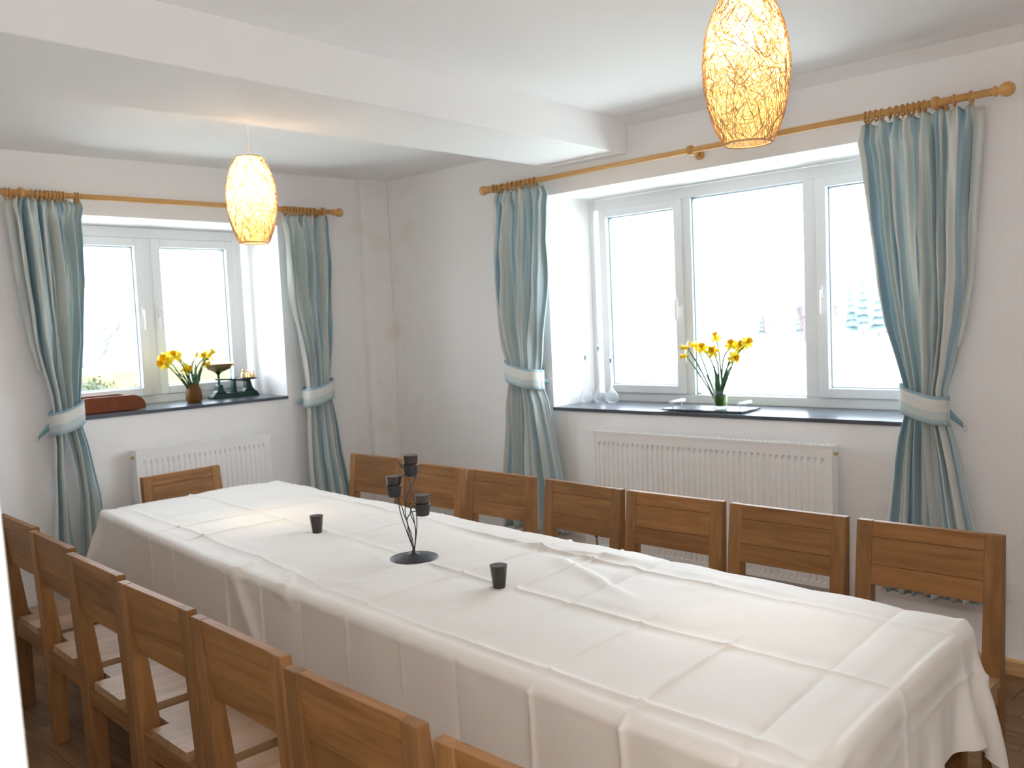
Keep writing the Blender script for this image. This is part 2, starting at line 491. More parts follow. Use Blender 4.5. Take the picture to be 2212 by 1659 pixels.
# ------------------------------------------------------------------ windows
def T1(x, y, z): return (x, y, z)                      # window in the right wall: along = x, depth = y
def mapbox(mb, fn, a0, a1, d0, d1, z0, z1):
    t = MB().box(a0, a1, d0, d1, z0, z1)
    bse = len(mb.v)
    mb.v += [fn(*p) for p in t.v]
    mb.f += [tuple(bse+i for i in f) for f in t.f]
def build_window(name, fn, a0, a1, z0, z1, cells, mull, depth, sill_z, sill_a, sill_d, handles):
    root = sroot(name)
    fr = MB()
    fw = 0.062
    D0, D1 = depth, depth+0.07
    mapbox(fr, fn, a0, a0+fw, D0, D1, z0, z1); mapbox(fr, fn, a1-fw, a1, D0, D1, z0, z1)
    mapbox(fr, fn, a0+fw, a1-fw, D0, D1, z0, z0+0.052); mapbox(fr, fn, a0+fw, a1-fw, D0, D1, z1-0.066, z1)
    for m0, m1 in mull: mapbox(fr, fn, m0, m1, D0, D1, z0+0.052, z1-0.066)
    obj('window_frame', fr, M_upvc, root, bevel=0.004)
    for (g0, g1, gz0, gz1, sash) in cells:
        if sash:
            s = MB(); e = 0.058; sd0, sd1 = depth-0.014, depth+0.055
            ez = 0.052
            mapbox(s, fn, g0-e, g0, sd0, sd1, gz0-ez, gz1+ez); mapbox(s, fn, g1, g1+e, sd0, sd1, gz0-ez, gz1+ez)
            mapbox(s, fn, g0, g1, sd0, sd1, gz0-ez, gz0); mapbox(s, fn, g0, g1, sd0, sd1, gz1, gz1+ez)
            so = obj('sash', s, M_upvc, root, bevel=0.005)
            # grey rubber gasket line
            par = so
        else:
            par = root
        g = MB(); q = 0.006; gd = depth+0.022
        for (u0, u1, w0, w1) in ((g0, g0+q, gz0, gz1), (g1-q, g1, gz0, gz1), (g0, g1, gz0, gz0+q), (g0, g1, gz1-q, gz1)):
            mapbox(g, fn, u0, u1, gd-0.004, gd+0.03, w0, w1)
        obj('gasket', g, M_gask, par)
        p = MB(); mapbox(p, fn, g0-0.004, g1+0.004, gd+0.01, gd+0.014, gz0-0.004, gz1+0.004)
        obj('pane', p, M_pane, par)
    for (ha, hz) in handles:
        h = MB(); mapbox(h, fn, ha-0.011, ha+0.011, depth-0.026, depth-0.013, hz-0.035, hz+0.035)
        mapbox(h, fn, ha-0.008, ha+0.008, depth-0.046, depth-0.026, hz-0.008, hz+0.012)
        mapbox(h, fn, ha-0.008, ha+0.008, depth-0.052, depth-0.040, hz-0.115, hz+0.012)
        obj('handle', h, M_white, root, bevel=0.004)
    # slate sill slab with a riven front edge
    sa0, sa1 = sill_a; n = 40; r = random.Random(len(name)+int(a0*10))
    top = []; pts = []
    poly = []
    for i in range(n+1):
        a = sa0 + (sa1-sa0)*i/n
        poly.append((a, -0.012 + 0.004*(r.random()-0.5)))
    mb = MB(); t0 = sill_z-0.020
    for i, (a, d) in enumerate(poly):
        mb.v += [fn(a, d, t0), fn(a, d-0.002, sill_z), fn(a, sill_d, sill_z + (0.008 if name == 'window_2' else 0.004)), fn(a, sill_d, t0)]
    for i in range(n):
        k = i*4
        for j in range(4):
            j2 = (j+1) % 4
            mb.f.append((k+j, k+j2, k+4+j2, k+4+j))
    mb.f.append((0, 1, 2, 3)); mb.f.append((n*4+3, n*4+2, n*4+1, n*4))
    obj('window_sill', mb, M_slate, root)
    return root
M_gask = plain('grey_rubber_gasket', (0.25, 0.33, 0.38), 0.6)
build_window('window_1', lambda a, d, z: (a, d, z), 1.52, 3.76, 1.075, 2.352,
             [(1.684, 2.181, 1.181, 2.236, True), (2.294, 2.983, 1.131, 2.282, False), (3.117, 3.618, 1.181, 2.236, True)],
             [(2.239, 2.294), (2.983, 3.06)], 0.42, 1.072, (WX0+0.001, WX1-0.001), 0.48,
             [(2.205, 1.69), (3.085, 1.69)])
build_window('window_2', lambda a, d, z: (-d, a, z), -2.262, -0.93, 1.19, 2.298,
             [(-2.130, -1.675, 1.295, 2.178, True), (-1.507, -1.050, 1.295, 2.178, True)],
             [(-1.618, -1.562)], 0.42, 1.185, (LY0+0.001, LY1-0.001), 0.48,
             [(-1.645, 1.77), (-1.535, 1.77)])

# ------------------------------------------------------------------ radiators
def radiator(label, fn, a0, a1, z0, z1, valve_end, vents):
    root = thing('radiator', label, 'radiator')
    # front panel: pressed vertical channels
    pitch = 0.0333
    n = int((a1-a0-0.05)/pitch)
    st = a0 + ((a1-a0) - n*pitch)/2
    zz = [z0, z0+0.022, z0+0.030, z1-0.088, z1-0.072, z1-0.062, z1-0.054, z1]
    amp = [0, 0, 0.35, 0.35, 1.5, 1.5, 0, 0]
    cols = [(a0, 0)]
    for i in range(n):
        s = st + i*pitch
        cols += [(s+0.002, 0), (s+0.007, 1), (s+0.014, 1), (s+0.019, 0)]
    cols.append((a1, 0))
    P = []
    for (a, g) in cols:
        P.append([fn(a, -0.098 + 0.011*g*am, z) for z, am in zip(zz, amp)])
    mb = MB().grid(P)
    obj('front_panel', mb, M_rad, root)
    bx = MB(); mapbox(bx, fn, a0, a1, -0.048, -0.040, z0, z1-0.006)
    obj('rear_panel', bx, M_rad, root)
    for a in (a0-0.002, a1-0.004):
        s = MB(); mapbox(s, fn, a, a+0.006, -0.102, -0.036, z0+0.03, z1+0.004)
        obj('side_panel', s, M_rad, root, bevel=0.002)
    tg = MB()
    mapbox(tg, fn, a0, a1, -0.102, -0.094, z1-0.006, z1+0.006); mapbox(tg, fn, a0, a1, -0.044, -0.036, z1-0.006, z1+0.006)
    k = int((a1-a0)/0.03)
    for i in range(k):
        a = a0+0.01+(a1-a0-0.02)*i/k
        mapbox(tg, fn, a, a+0.008, -0.094, -0.044, z1-0.003, z1+0.003)
    obj('top_grille', tg, M_rad, root)
    fi = MB()
    k = int((a1-a0)/pitch)
    for i in range(k):
        a = a0+0.012+(a1-a0-0.024)*i/k
        mapbox(fi, fn, a, a+0.014, -0.090, -0.050, z0-0.004, z1-0.03)
    obj('convector_fins', fi, M_rad, root)
    for sgn, a in ((-1, a0), (1, a1)):
        v = MB()
        ca = a + sgn*0.022
        v.tube([fn(a-sgn*0.01, -0.070, z0+0.035), fn(ca, -0.070, z0+0.035)], 0.009, 10)
        v.tube([fn(ca, -0.070, z0+0.05), fn(ca, -0.070, z0-0.02)], 0.013, 12)
        obj('valve', v, M_chrome, root, smooth=False)
        p = MB().tube([fn(ca, -0.070, z0-0.02), fn(ca, -0.070, 0.0)], 0.0075, 10)
        obj('pipe', p, M_white, root, smooth=True)
    ca = (a0 if valve_end < 0 else a1) + valve_end*0.022
    hd = MB()
    def lp(pr):
        t = MB().lathe(pr, n=16); base = len(hd.v)
        hd.v += [fn(ca+p[0], -0.070+p[1], z0+0.055+p[2]) for p in t.v]; hd.f += [tuple(base+i for i in f) for f in t.f]
    lp([(0.0, 0), (0.017, 0.0), (0.022, 0.012), (0.022, 0.045), (0.016, 0.058), (0, 0.06)])
    obj('thermostatic_head', hd, M_black if valve_end < 0 else M_white, root)
    for a, sg in ((a0, -1), (a1, 1)):
        if sg in vents:
            bl = MB().tube([fn(a, -0.07, z1-0.035), fn(a+sg*0.014, -0.07, z1-0.035)], 0.009, 6)
            bl.tube([fn(a+sg*0.014, -0.07, z1-0.035), fn(a+sg*0.020, -0.07, z1-0.035)], 0.005, 4)
            obj('bleed_valve', bl, M_brass, root)
    return root
radiator('long white panel radiator under the wide three-light window', lambda a, d, z: (a, d, z), 1.928, 3.345, 0.262, 0.95, -1, (1,))
radiator('short white panel radiator under the two-light window by the trough', lambda a, d, z: (-d, a, z), -1.975, -1.10, 0.27, 0.962, 1, (-1,))
s = thing('wall_socket', 'white double socket low on the wall behind the nearest window-side chair', 'socket', (4.02, -0.001, 0.36))
obj('plate', MB().box(-0.073, 0.073, -0.009, 0, -0.043, 0.043), M_white, s, bevel=0.003)
for dx in (-0.035, 0.035):
    obj('rocker_switch', MB().box(dx-0.006, dx+0.006, -0.013, -0.009, 0.016, 0.034), M_white, s)

# ------------------------------------------------------------------ curtain poles
ORD = ['first', 'second', 'third', 'fourth', 'fifth', 'sixth', 'seventh', 'eighth', 'ninth', 'tenth', 'eleventh', 'twelfth']
def pole(label, fn, a0, a1, z0, z1, d, rings, brackets, fin, rings_label, group, fin_far=True):
    root = thing('curtain_pole', label, 'curtain pole')
    zf = lambda a: z0 + (z1-z0)*(a-a0)/(a1-a0)
    obj('rod', MB().tube([fn(a0, d, zf(a0)), fn(a1, d, zf(a1))], 0.0155, 16), M_pine, root, smooth=True)
    for a, sg in ((a0, -1), (a1, 1)):
        f = MB(); prof = [(0, 0), (0.0155, 0.0), (0.0155, 0.01), (0.022, 0.014), (0.022, 0.022), (0.014, 0.028), (0.014, 0.034),
                          (0.022, 0.040), (0.028, 0.050), (0.030, 0.062), (0.028, 0.074), (0.020, 0.085), (0.010, 0.091), (0, 0.092)]
        t = MB().lathe(prof, n=18, axis=0); base = 0
        f.v = [fn(a + sg*p[0] - sg*0.012, d + p[1], zf(a) + p[2]) for p in t.v]; f.f = t.f
        obj('finial', f, M_pine, root, smooth=True)
    for a in brackets:
        bk = MB()
        z = zf(a)
        bk.tube([fn(a, -0.001, z-0.012), fn(a, -0.012, z-0.012), fn(a, -0.016, z-0.012)], [0.026, 0.026, 0.018], 18)
        bk.tube([fn(a, -0.012, z-0.012), fn(a, d, z-0.008)], 0.011, 12)
        t = MB().torus((0, 0, 0), 0.020, 0.0075, axis=0, n=20, k=8, sx=1.9)
        bse = len(bk.v); bk.v += [fn(a+p[0], d+p[1], z+p[2]) for p in t.v]; bk.f += [tuple(bse+i for i in q) for q in t.f]
        obj('bracket', bk, M_pined, root, smooth=True)
    t = MB().torus((0, 0, 0), 0.0225, 0.0048, axis=0, n=20, k=8)
    e = MB().torus((0, 0, -0.031), 0.004, 0.0012, axis=1, n=10, k=6)
    base = len(t.v); t.v += e.v; t.f += [tuple(base+i for i in q) for q in e.f]
    rm = MB(); rm.v = [tuple(Vector(fn(*p)) - Vector(fn(0, 0, 0))) for p in t.v]; rm.f = t.f
    me = rm.mesh('curtain_ring'); me.materials.append(M_pined)
    for p in me.polygons: p.use_smooth = True
    cl = {}
    for a in rings: cl.setdefault(rings_label(a)[1], []).append(a)
    for a in rings:
        o = bpy.data.objects.new('curtain_ring', me); COL.objects.link(o)
        o.location = fn(a, d, zf(a)-0.005)
        tl = (rng.random()-0.5)*0.25
        v = Vector(fn(1, 0, 0)) - Vector(fn(0, 0, 0))
        o.rotation_euler = (0, 0, tl)
        lab, gr = rings_label(a)
        mem = sorted(cl[gr], reverse=(sum(cl[gr])/len(cl[gr]) > (a0+a1)/2))
        if len(mem) > 2 or 'pair' in gr: lab = ORD[mem.index(a)] + ' pine ring from the nearer ball end, ' + lab
        tag(o, lab, 'curtain ring', gr)
    return root
def rl1(a):
    if a > 3.86: return ('loose pine ring between the bracket and the ball end of the long pole' if a < 3.93 else 'outermost pine ring beside the nearest ball end of the long pole', 'rings near the right ball end')
    if a > 3: return ('above the nearest striped curtain', 'pine rings over the nearest curtain')
    return ('above the narrow curtain', 'pine rings over the narrow curtain by the wide window')
pole('long honey pine pole with ball ends above the wide window', lambda a, d, z: (a, d, z), 1.165, 4.05, 2.441, 2.451, -0.095,
     [1.235, 1.275, 1.325, 1.365, 1.405, 1.44, 1.475, 1.51, 1.545] + [3.53, 3.55, 3.575, 3.60, 3.635, 3.665, 3.69, 3.712, 3.735, 3.758, 3.78] + [3.90, 3.965],
     [1.20, 2.625, 3.825], None, rl1, None)
def rl2(a):
    if a > -1.5: return ('above the corner curtain', 'pine rings over the corner curtain')
    if a > -2.24: return ('by the bare stretch of the short pole', 'pair of rings apart on the short pole')
    return ('above the leftmost curtain', 'pine rings over the leftmost curtain')
pole('short honey pine pole with ball ends above the two-light window', lambda a, d, z: (-d, a, z), -2.585, -0.52, 2.382, 2.398, -0.095,
     [-2.545, -2.525, -2.42, -2.395, -2.375, -2.352, -2.335, -2.315, -2.298, -2.28, -2.262, -2.20, -2.185] + [-0.905, -0.885, -0.86, -0.835, -0.81, -0.785, -0.76, -0.73, -0.70, -0.67],
     [-2.47, -0.60], None, rl2, None)

# ------------------------------------------------------------------ curtains
def curtain(fn, prof, nf, label, cat_group, seed, tie_z, tie_side, slit=None, cloth_w=1.1, lining=0, hem_z=None, loop=1):
    """prof: list of (z, a_left, a_right) from top to hem"""
    r = random.Random(seed)
    zs = [p[0] for p in prof][::-1]; al = [p[1] for p in prof][::-1]; ar = [p[2] for p in prof][::-1]
    ztop, zbot = prof[0][0], hem_z
    NV, NU = 110, 260
    ph = [r.uniform(0, 6.28) for _ in range(6)]
    lob = [r.uniform(-0.10, 0.10) for _ in range(nf*2+3)]
    root = thing('curtain', label, 'curtain', (0, 0, 0), 0, cat_group)
    P = []; UV = []
    def smooth(t): return t*t*(3-2*t)
    for j in range(NV+1):
        z = ztop + (zbot-ztop)*j/NV
        zl = max(min(z, zs[-1]), zs[0])
        L = float(np.interp(zl, zs, al)); R_ = float(np.interp(zl, zs, ar))
        dt = abs(z-tie_z)
        tie = math.exp(-(dt/0.10)**2)                       # gathered by the tieback
        top = math.exp(-((ztop-z)/0.075)**2)
        wd = R_-L
        row = []; ru = []
        for i in range(NU+1):
            s = i/NU
            sw = s + 0.030*math.sin(2*math.pi*s*1.9+ph[0]+0.7*z) + 0.018*math.sin(2*math.pi*s*4.1+ph[1] + z*1.4)
            sw += 0.010*math.sin(z*3.1+ph[2])*math.sin(math.pi*s)
            # uneven folds
            th = 2*math.pi*nf*sw
            amp = 0.030 + 0.010*math.sin(2*math.pi*s*1.7+ph[3])
            if z < tie_z: amp -= 0.008*min(1, (tie_z-z)/0.4)
            amp = amp*(1-0.35*tie)
            amp = amp*(1-top) + 0.017*top
            d = math.sin(th) + 0.48*math.sin(2*th+ph[4]+1.5*z) + 0.20*math.sin(3.3*th+ph[1]-z) + 0.28*math.sin(0.5*th+ph[5])
            # heading: finer pencil pleats
            d = d*(1-0.8*top) + 0.9*top*math.sin(2*math.pi*nf*2*s + 2*math.sin(9*s+ph[1]))
            a = L + wd*s + (1-top)*0.30*wd/nf*math.cos(th)*0.55*math.sin(math.pi*min(1, s*6))*math.sin(math.pi*min(1, (1-s)*6)) 
            base = 0.083 + (0.018*math.sin(math.pi*s))*tie
            dep = -(base + amp*d)
            # diagonal pull folds above the tie
            if tie_z < z < tie_z+0.8:
                q = (z-tie_z)/0.8
                dep -= 0.012*math.sin(2*math.pi*(s*4.0 + q*1.1)+ph[3])*math.sin(math.pi*q)
            q2 = max(0.0, 1-abs(z-ztop+0.32)/0.36)
            dep -= 0.010*q2*math.sin(2*math.pi*(s*(nf+2.3)+ph[0]) + 9*z) + 0.004*noise.noise(Vector((s*14, z*7, seed)))
            if ztop-z < 0.06: dep -= 0.006*math.sin(60*s+ph[2])*(1-(ztop-z)/0.06)
            zz = z + (0.010*math.sin(2*math.pi*nf*s*1.3+ph[1]))*max(0, 1-(ztop-z)/0.05)
            dep = min(dep, -0.012)
            if slit and z < tie_z-0.05:
                # the two halves of the skirt part a little
                q = min(1, (tie_z-0.05-z)/0.25)
                g = slit[1]*q*math.sin(math.pi*min(1.0, 0.35+0.65*(tie_z-z)/(tie_z-zbot)))
                a += (-g if s < slit[0] else g)*math.exp(-abs(s-slit[0])/0.16)
            row.append(fn(a, dep, zz)); ru.append((s*cloth_w, z))
        P.append(row); UV.append(ru)
    keep = None
    if slit:
        jt = int((ztop-(tie_z-0.06))/(ztop-zbot)*NV)
        i0 = int(slit[0]*NU)
        keep = lambda jj, ii: not (jj > jt and ii in (i0-1, i0))
    mb = MB().grid(P, keep)
    me = mb.mesh('curtain_panel')
    flat = [u for row in UV for u in row]
    uvl = me.uv_layers.new(name='UVMap')
    li = np.empty(len(me.loops), dtype=np.int32); me.loops.foreach_get('vertex_index', li)
    uvl.data.foreach_set('uv', np.array(flat, dtype=np.float32)[li].ravel())
    o = obj('curtain_panel', me, M_curt, root, smooth=True)
    sd = o.modifiers.new('thick', 'SOLIDIFY'); sd.thickness = 0.0025; sd.offset = 0
    # tieback band
    L = float(np.interp(tie_z, zs, al))-0.006; R_ = float(np.interp(tie_z, zs, ar))+0.006
    P = []; c = (L+R_)/2; hw = (R_-L)/2
    hh = 0.062
    uvs = []
    for j in range(9):
        v = j/8
        zc = tie_z - hh + 2*hh*v
        row = []
        for i in range(65):
            an = 2*math.pi*i/64
            ca, sa = math.cos(an), math.sin(an)
            k = 0.55
            xa = c + hw*math.copysign(abs(ca)**k, ca)
            dd = -0.088 - 0.072*math.copysign(abs(sa)**0.7, sa)
            dd = min(dd, -0.008)
            tilt = -0.03*tie_side*(xa-c)/hw
            row.append(fn(xa, dd - 0.004*math.sin(math.pi*v), zc + tilt + 0.004*math.sin(3*an)))
            uvs.append((0.13*v+0.30, i/64))
        P.append(row)
    mb = MB().grid(P); me = mb.mesh('tieback')
    uvl = me.uv_layers.new(name='UVMap')
    li = np.empty(len(me.loops), dtype=np.int32); me.loops.foreach_get('vertex_index', li)
    uvl.data.foreach_set('uv', np.array(uvs, dtype=np.float32)[li].ravel())
    tb = obj('tieback', me, M_curt, root, smooth=True)
    sd = tb.modifiers.new('thick', 'SOLIDIFY'); sd.thickness = 0.004; sd.offset = 1
    # end tab with ring towards the wall hook
    e = c + tie_side*hw
    P = []
    for j in range(7):
        t = j/6
        aa = e + tie_side*0.055*t*loop - tie_side*0.01
        P.append([fn(aa, -0.06+0.035*t, tie_z-0.030-0.065*t*loop + (0.022 - 0.012*t)*q) for q in (-1, 1)])
    tabm = MB().grid(P)
    tb2 = obj('tab', tabm, M_curt2, tb, smooth=True)
    sd = tb2.modifiers.new('thick', 'SOLIDIFY'); sd.thickness = 0.005
    t = MB().torus((0, 0, 0), 0.011, 0.0016, axis=1, n=16, k=6)
    m3 = MB(); m3.v = [fn(e+tie_side*0.052*loop+p[0], -0.022+p[1], tie_z-0.108*loop+p[2]) for p in t.v]; m3.f = t.f
    obj('ring', m3, M_chrome, tb, smooth=True)
    if lining:
        # pale lining turned out along one edge
        P = []
        for j in range(31):
            z = ztop-0.004 + (tie_z+0.25-ztop)*j/30
            e0 = float(np.interp(z, zs, al if lining < 0 else ar))
            q = j/30
            wv = 0.028*(1-q)**0.6
            P.append([fn(e0 + lining*(-0.012), -0.055, z), fn(e0 + lining*wv*0.5, -0.045-0.01*math.sin(8*q), z), fn(e0 + lining*wv, -0.036, z)])
        ln = obj('lining', MB().grid(P), M_lining, root, smooth=True)
        sd = ln.modifiers.new('thick', 'SOLIDIFY'); sd.thickness = 0.002
    return root
M_curt2 = plain('blue_tieback_tab', (0.22, 0.36, 0.42), 0.8)
fr_ = lambda a, d, z: (a, d, z)
fl_ = lambda a, d, z: (-d, a, z)
PR2 = [(2.415,3.493,3.972),(2.336,3.484,3.974),(2.256,3.5,3.969),(1.918,3.531,3.948),(1.718,3.557,3.941),(1.517,3.595,3.918),(1.314,3.653,3.873),(1.233,3.676,3.85),(1.111,3.674,3.853),(1.009,3.644,3.882),(0.907,3.626,3.907),(0.629,3.589,3.963),(0.294,3.56,3.985)]
PR1 = [(2.415,1.207,1.612),(2.365,1.171,1.638),(2.295,1.199,1.619),(2.016,1.168,1.608),(1.762,1.164,1.587),(1.591,1.19,1.563),(1.447,1.225,1.537),(1.333,1.267,1.519),(1.218,1.267,1.513),(1.103,1.24,1.563),(0.872,1.209,1.614),(0.64,1.17,1.657),(0.318,1.15,1.68)]
PL1 = [(2.359,-2.502,-2.178),(2.323,-2.51,-2.164),(2.262,-2.505,-2.179),(1.946,-2.489,-2.181),(1.601,-2.458,-2.209),(1.452,-2.435,-2.233),(1.327,-2.41,-2.247),(1.252,-2.399,-2.255),(1.147,-2.407,-2.251),(1.05,-2.407,-2.226),(0.948,-2.412,-2.209),(0.743,-2.422,-2.177),(0.282,-2.451,-2.154)]
PL2 = [(2.366,-0.912,-0.553),(2.335,-0.925,-0.547),(2.26,-0.906,-0.553),(2.078,-0.901,-0.554),(1.834,-0.901,-0.568),(1.526,-0.848,-0.593),(1.341,-0.822,-0.614),(1.242,-0.811,-0.625),(1.148,-0.814,-0.62),(1.029,-0.819,-0.598),(0.776,-0.825,-0.566),(0.503,-0.818,-0.519),(0.134,-0.825,-0.486)]
curtain(fr_, PR2, 6, 'wide blue and sage striped curtain right of the wide window, nearest the camera', 'striped curtains', 11, 1.165, 1, cloth_w=0.88, lining=1, hem_z=0.30)
curtain(fr_, PR1, 5, 'narrow pale blue striped curtain tied back left of the wide window', 'striped curtains', 5, 1.275, 1, cloth_w=0.70, hem_z=0.30, loop=0.3)
curtain(fl_, PL1, 5, 'grey-green striped curtain left of the two-light window, at the photo\'s left edge', 'striped curtains', 23, 1.195, -1, slit=(0.42, 0.035), cloth_w=0.66, lining=-1, hem_z=0.28)
curtain(fl_, PL2, 4, 'grey-green striped curtain between the two-light window and the room corner', 'striped curtains', 31, 1.19, -1, cloth_w=0.62, hem_z=0.28, loop=0.5)

# ------------------------------------------------------------------ table and tablecloth
TC = Vector((2.475, -2.040, 0)); TR = -0.0655; TL, TW, TH = 3.78, 1.045, 0.745
tb = thing('dining_table', 'long oak dining table hidden under the cream tablecloth', 'table', TC, TR)
obj('tabletop', MB().prism([(-TL/2+0.015, -TW/2+0.078), (0, -TW/2+0.03), (TL/2+0.065, -TW/2+0.015), (TL/2-0.015, TW/2-0.015), (-TL/2+0.015, TW/2-0.015)], 2, TH-0.034, TH-0.003), M_oakx, tb, bevel=0.012, seg=3)
for sx in (-1, 1):
    for sy in (-1, 1):
        cx, cy = sx*(TL/2-0.12), sy*(TW/2-0.11) + (0.07 if (sx < 0 and sy < 0) else 0)
        obj('leg', MB().box(cx-0.04, cx+0.04, cy-0.04, cy+0.04, 0, TH-0.03), M_oakz, tb, bevel=0.004)
for sy in (-1, 1):
    cy = sy*(TW/2-0.15) + (0.03 if sy < 0 else 0)
    obj('apron', MB().box(-TL/2+0.16, TL/2-0.16, cy-0.012, cy+0.012, TH-0.13, TH-0.03), M_oakx, tb)
for sx in (-1, 1):
    cx = sx*(TL/2-0.12)
    obj('apron', MB().box(cx-0.012, cx+0.012, -TW/2+0.22, TW/2-0.15, TH-0.13, TH-0.03), M_oaky, tb)

def cloth_sim():
    h = 0.02
    dl, dn, ds_l, ds_r = 0.27, 0.255, 0.298, 0.26       # far end, near end, left side (-y), right side (+y)
    nu = int(round((TL+dl+dn)/h))+1; nv = int(round((TW+ds_l+ds_r)/h))+1
    U = np.linspace(-TL/2-dl, TL/2+dn, nu); V = np.linspace(-TW/2-ds_l, TW/2+ds_r, nv)
    hu, hv = U[1]-U[0], V[1]-V[0]
    X = np.zeros((nu, nv, 3)); X[..., 0] = U[:, None]; X[..., 1] = V[None, :]; X[..., 2] = TH+0.006
    rs = np.random.RandomState(4)
    # start with a little slack and a faint ripple so the folds form irregularly
    rp = np.zeros((nu, nv))
    for k in range(14):
        fx, fy = rs.uniform(-5, 5), rs.uniform(-5, 5); rp += rs.uniform(-1, 1)*np.sin(fx*U[:, None]+fy*V[None, :]+rs.uniform(0, 6))
    over = np.maximum(np.abs(U[:, None])-TL/2, 0) + np.maximum(np.abs(V[None, :])-TW/2, 0)
    X[..., 2] += 0.0015*rp*(over > 0) + 0.001*(over > 0)
    pin = (np.abs(U[:, None]) < TL/2-0.10) & (np.abs(V[None, :]) < TW/2-0.09)
    wgt = np.where(pin, 0.0, 1.0)[..., None]*np.ones((1, 1, 3))
    wgt = wgt[..., :1]
    Pv = X.copy()
    hx, hy, rr = TL/2+0.005, TW/2+0.005, 0.012
    def cons(A, B, wa, wb, rest, k):
        d = B-A; L = np.sqrt((d*d).sum(-1, keepdims=True))+1e-9
        ws = wa+wb; ws = np.where(ws == 0, 1, ws)
        c = k*(L-rest)/L*d/ws
        A += wa*c; B -= wb*c
    sl = []
    def add(du, dv, rest, k, step):
        for a in range(step if du else 1):
            for b_ in range(step if dv else 1):
                pass
    dt = 1/60.0; g = np.array([0, 0, -9.8])*dt*dt
    diag = math.hypot(hu, hv)
    NS = 170
    for it in range(NS):
        V_ = (X-Pv)*(0.965 if it < NS-40 else 0.90)
        Pv = X.copy()
        X = X + wgt*(V_+g*0.5)
        for _ in range(9):
            for o in (0, 1):
                n = (nu-o)//2*2
                cons(X[o:o+n:2], X[o+1:o+n:2], wgt[o:o+n:2], wgt[o+1:o+n:2], hu, 1.0)
                n = (nv-o)//2*2
                cons(X[:, o:o+n:2], X[:, o+1:o+n:2], wgt[:, o:o+n:2], wgt[:, o+1:o+n:2], hv, 1.0)
            for o in (0, 1):
                n = (nu-o)//2*2
                cons(X[o:o+n:2, :-1], X[o+1:o+n:2, 1:], wgt[o:o+n:2, :-1], wgt[o+1:o+n:2, 1:], diag, 0.25)
                cons(X[o:o+n:2, 1:], X[o+1:o+n:2, :-1], wgt[o:o+n:2, 1:], wgt[o+1:o+n:2, :-1], diag, 0.25)
            for o in (0, 1, 2, 3):
                a = X[o:-3:4]; c = X[o+3::4]; m = min(len(a), len(c))
                cons(a[:m], c[:m], wgt[o:-3:4][:m], wgt[o+3::4][:m], 3*hu, 0.20)
                a = X[:, o:-3:4]; c = X[:, o+3::4]; m = min(a.shape[1], c.shape[1])
                cons(a[:, :m], c[:, :m], wgt[:, o:-3:4][:, :m], wgt[:, o+3::4][:, :m], 3*hv, 0.20)
            # collision with the rounded table top block
            zt = TH+0.004
            qx = np.maximum(np.abs(X[..., 0])-(hx-rr), 0); qy = np.maximum(np.abs(X[..., 1])-(hy-rr), 0)
            qz = np.maximum(X[..., 2]-(zt-rr), 0)
            qq = np.sqrt(qx*qx+qy*qy+qz*qz)
            m = (qq < rr) & (qq > 1e-7)
            f_ = np.where(m, rr/np.maximum(qq, 1e-7), 1.0)
            X[..., 0] = np.where(m & (qx > 0), np.sign(X[..., 0])*((hx-rr)+qx*f_), X[..., 0])
            X[..., 1] = np.where(m & (qy > 0), np.sign(X[..., 1])*((hy-rr)+qy*f_), X[..., 1])
            X[..., 2] = np.where(m & (qz > 0), (zt-rr)+qz*f_, X[..., 2])
            m = qq <= 1e-7; X[..., 2] = np.where(m, zt, X[..., 2])
    return X, U, V
X, U, V = cloth_sim()
def upsample(A, axis, f):
    A = np.moveaxis(A, axis, 0); n = len(A)
    t = np.arange(0, n-1+1e-9, 1.0/f); i = np.minimum(t.astype(int), n-2); u = (t-i)
    sh = (len(t),)+(1,)*(A.ndim-1); u = u.reshape(sh)
    p0 = A[np.maximum(i-1, 0)]; p1 = A[i]; p2 = A[i+1]; p3 = A[np.minimum(i+2, n-1)]
    r = 0.5*((2*p1)+(-p0+p2)*u+(2*p0-5*p1+4*p2-p3)*u*u+(-p0+3*p1-3*p2+p3)*u**3)
    return np.moveaxis(r, 0, axis)
F = 4
X = upsample(upsample(X, 0, F), 1, F); U = upsample(U, 0, F); V = upsample(V, 0, F)
du = np.gradient(X, axis=0); dv = np.gradient(X, axis=1)
N = np.cross(du, dv); N /= np.linalg.norm(N, axis=-1, keepdims=True)+1e-9
# pressed fold lines in the cloth (world-x oriented lengthways creases, 26 cm cross creases)
cU, sU = math.cos(TR), math.sin(TR)
WXc = TC.x + cU*U[:, None] - sU*V[None, :]; WYc = TC.y + sU*U[:, None] + cU*V[None, :]
mid = np.interp(WXc, [0.3, 1.54, 2.19, 2.6, 3.18, 3.88, 4.7], [-1.90, -1.968, -2.02, -2.085, -2.143, -2.183, -2.195])
rs = np.random.RandomState(9)
def lownoise(sc, n=18):
    a = np.zeros_like(WXc)
    for k in range(n):
        th = rs.uniform(0, 6.28); f = sc*rs.uniform(0.5, 1.6)
        a += np.sin(f*(math.cos(th)*WXc+math.sin(th)*WYc)+rs.uniform(0, 6.28))
    return a/math.sqrt(n)
H = np.zeros_like(WXc)
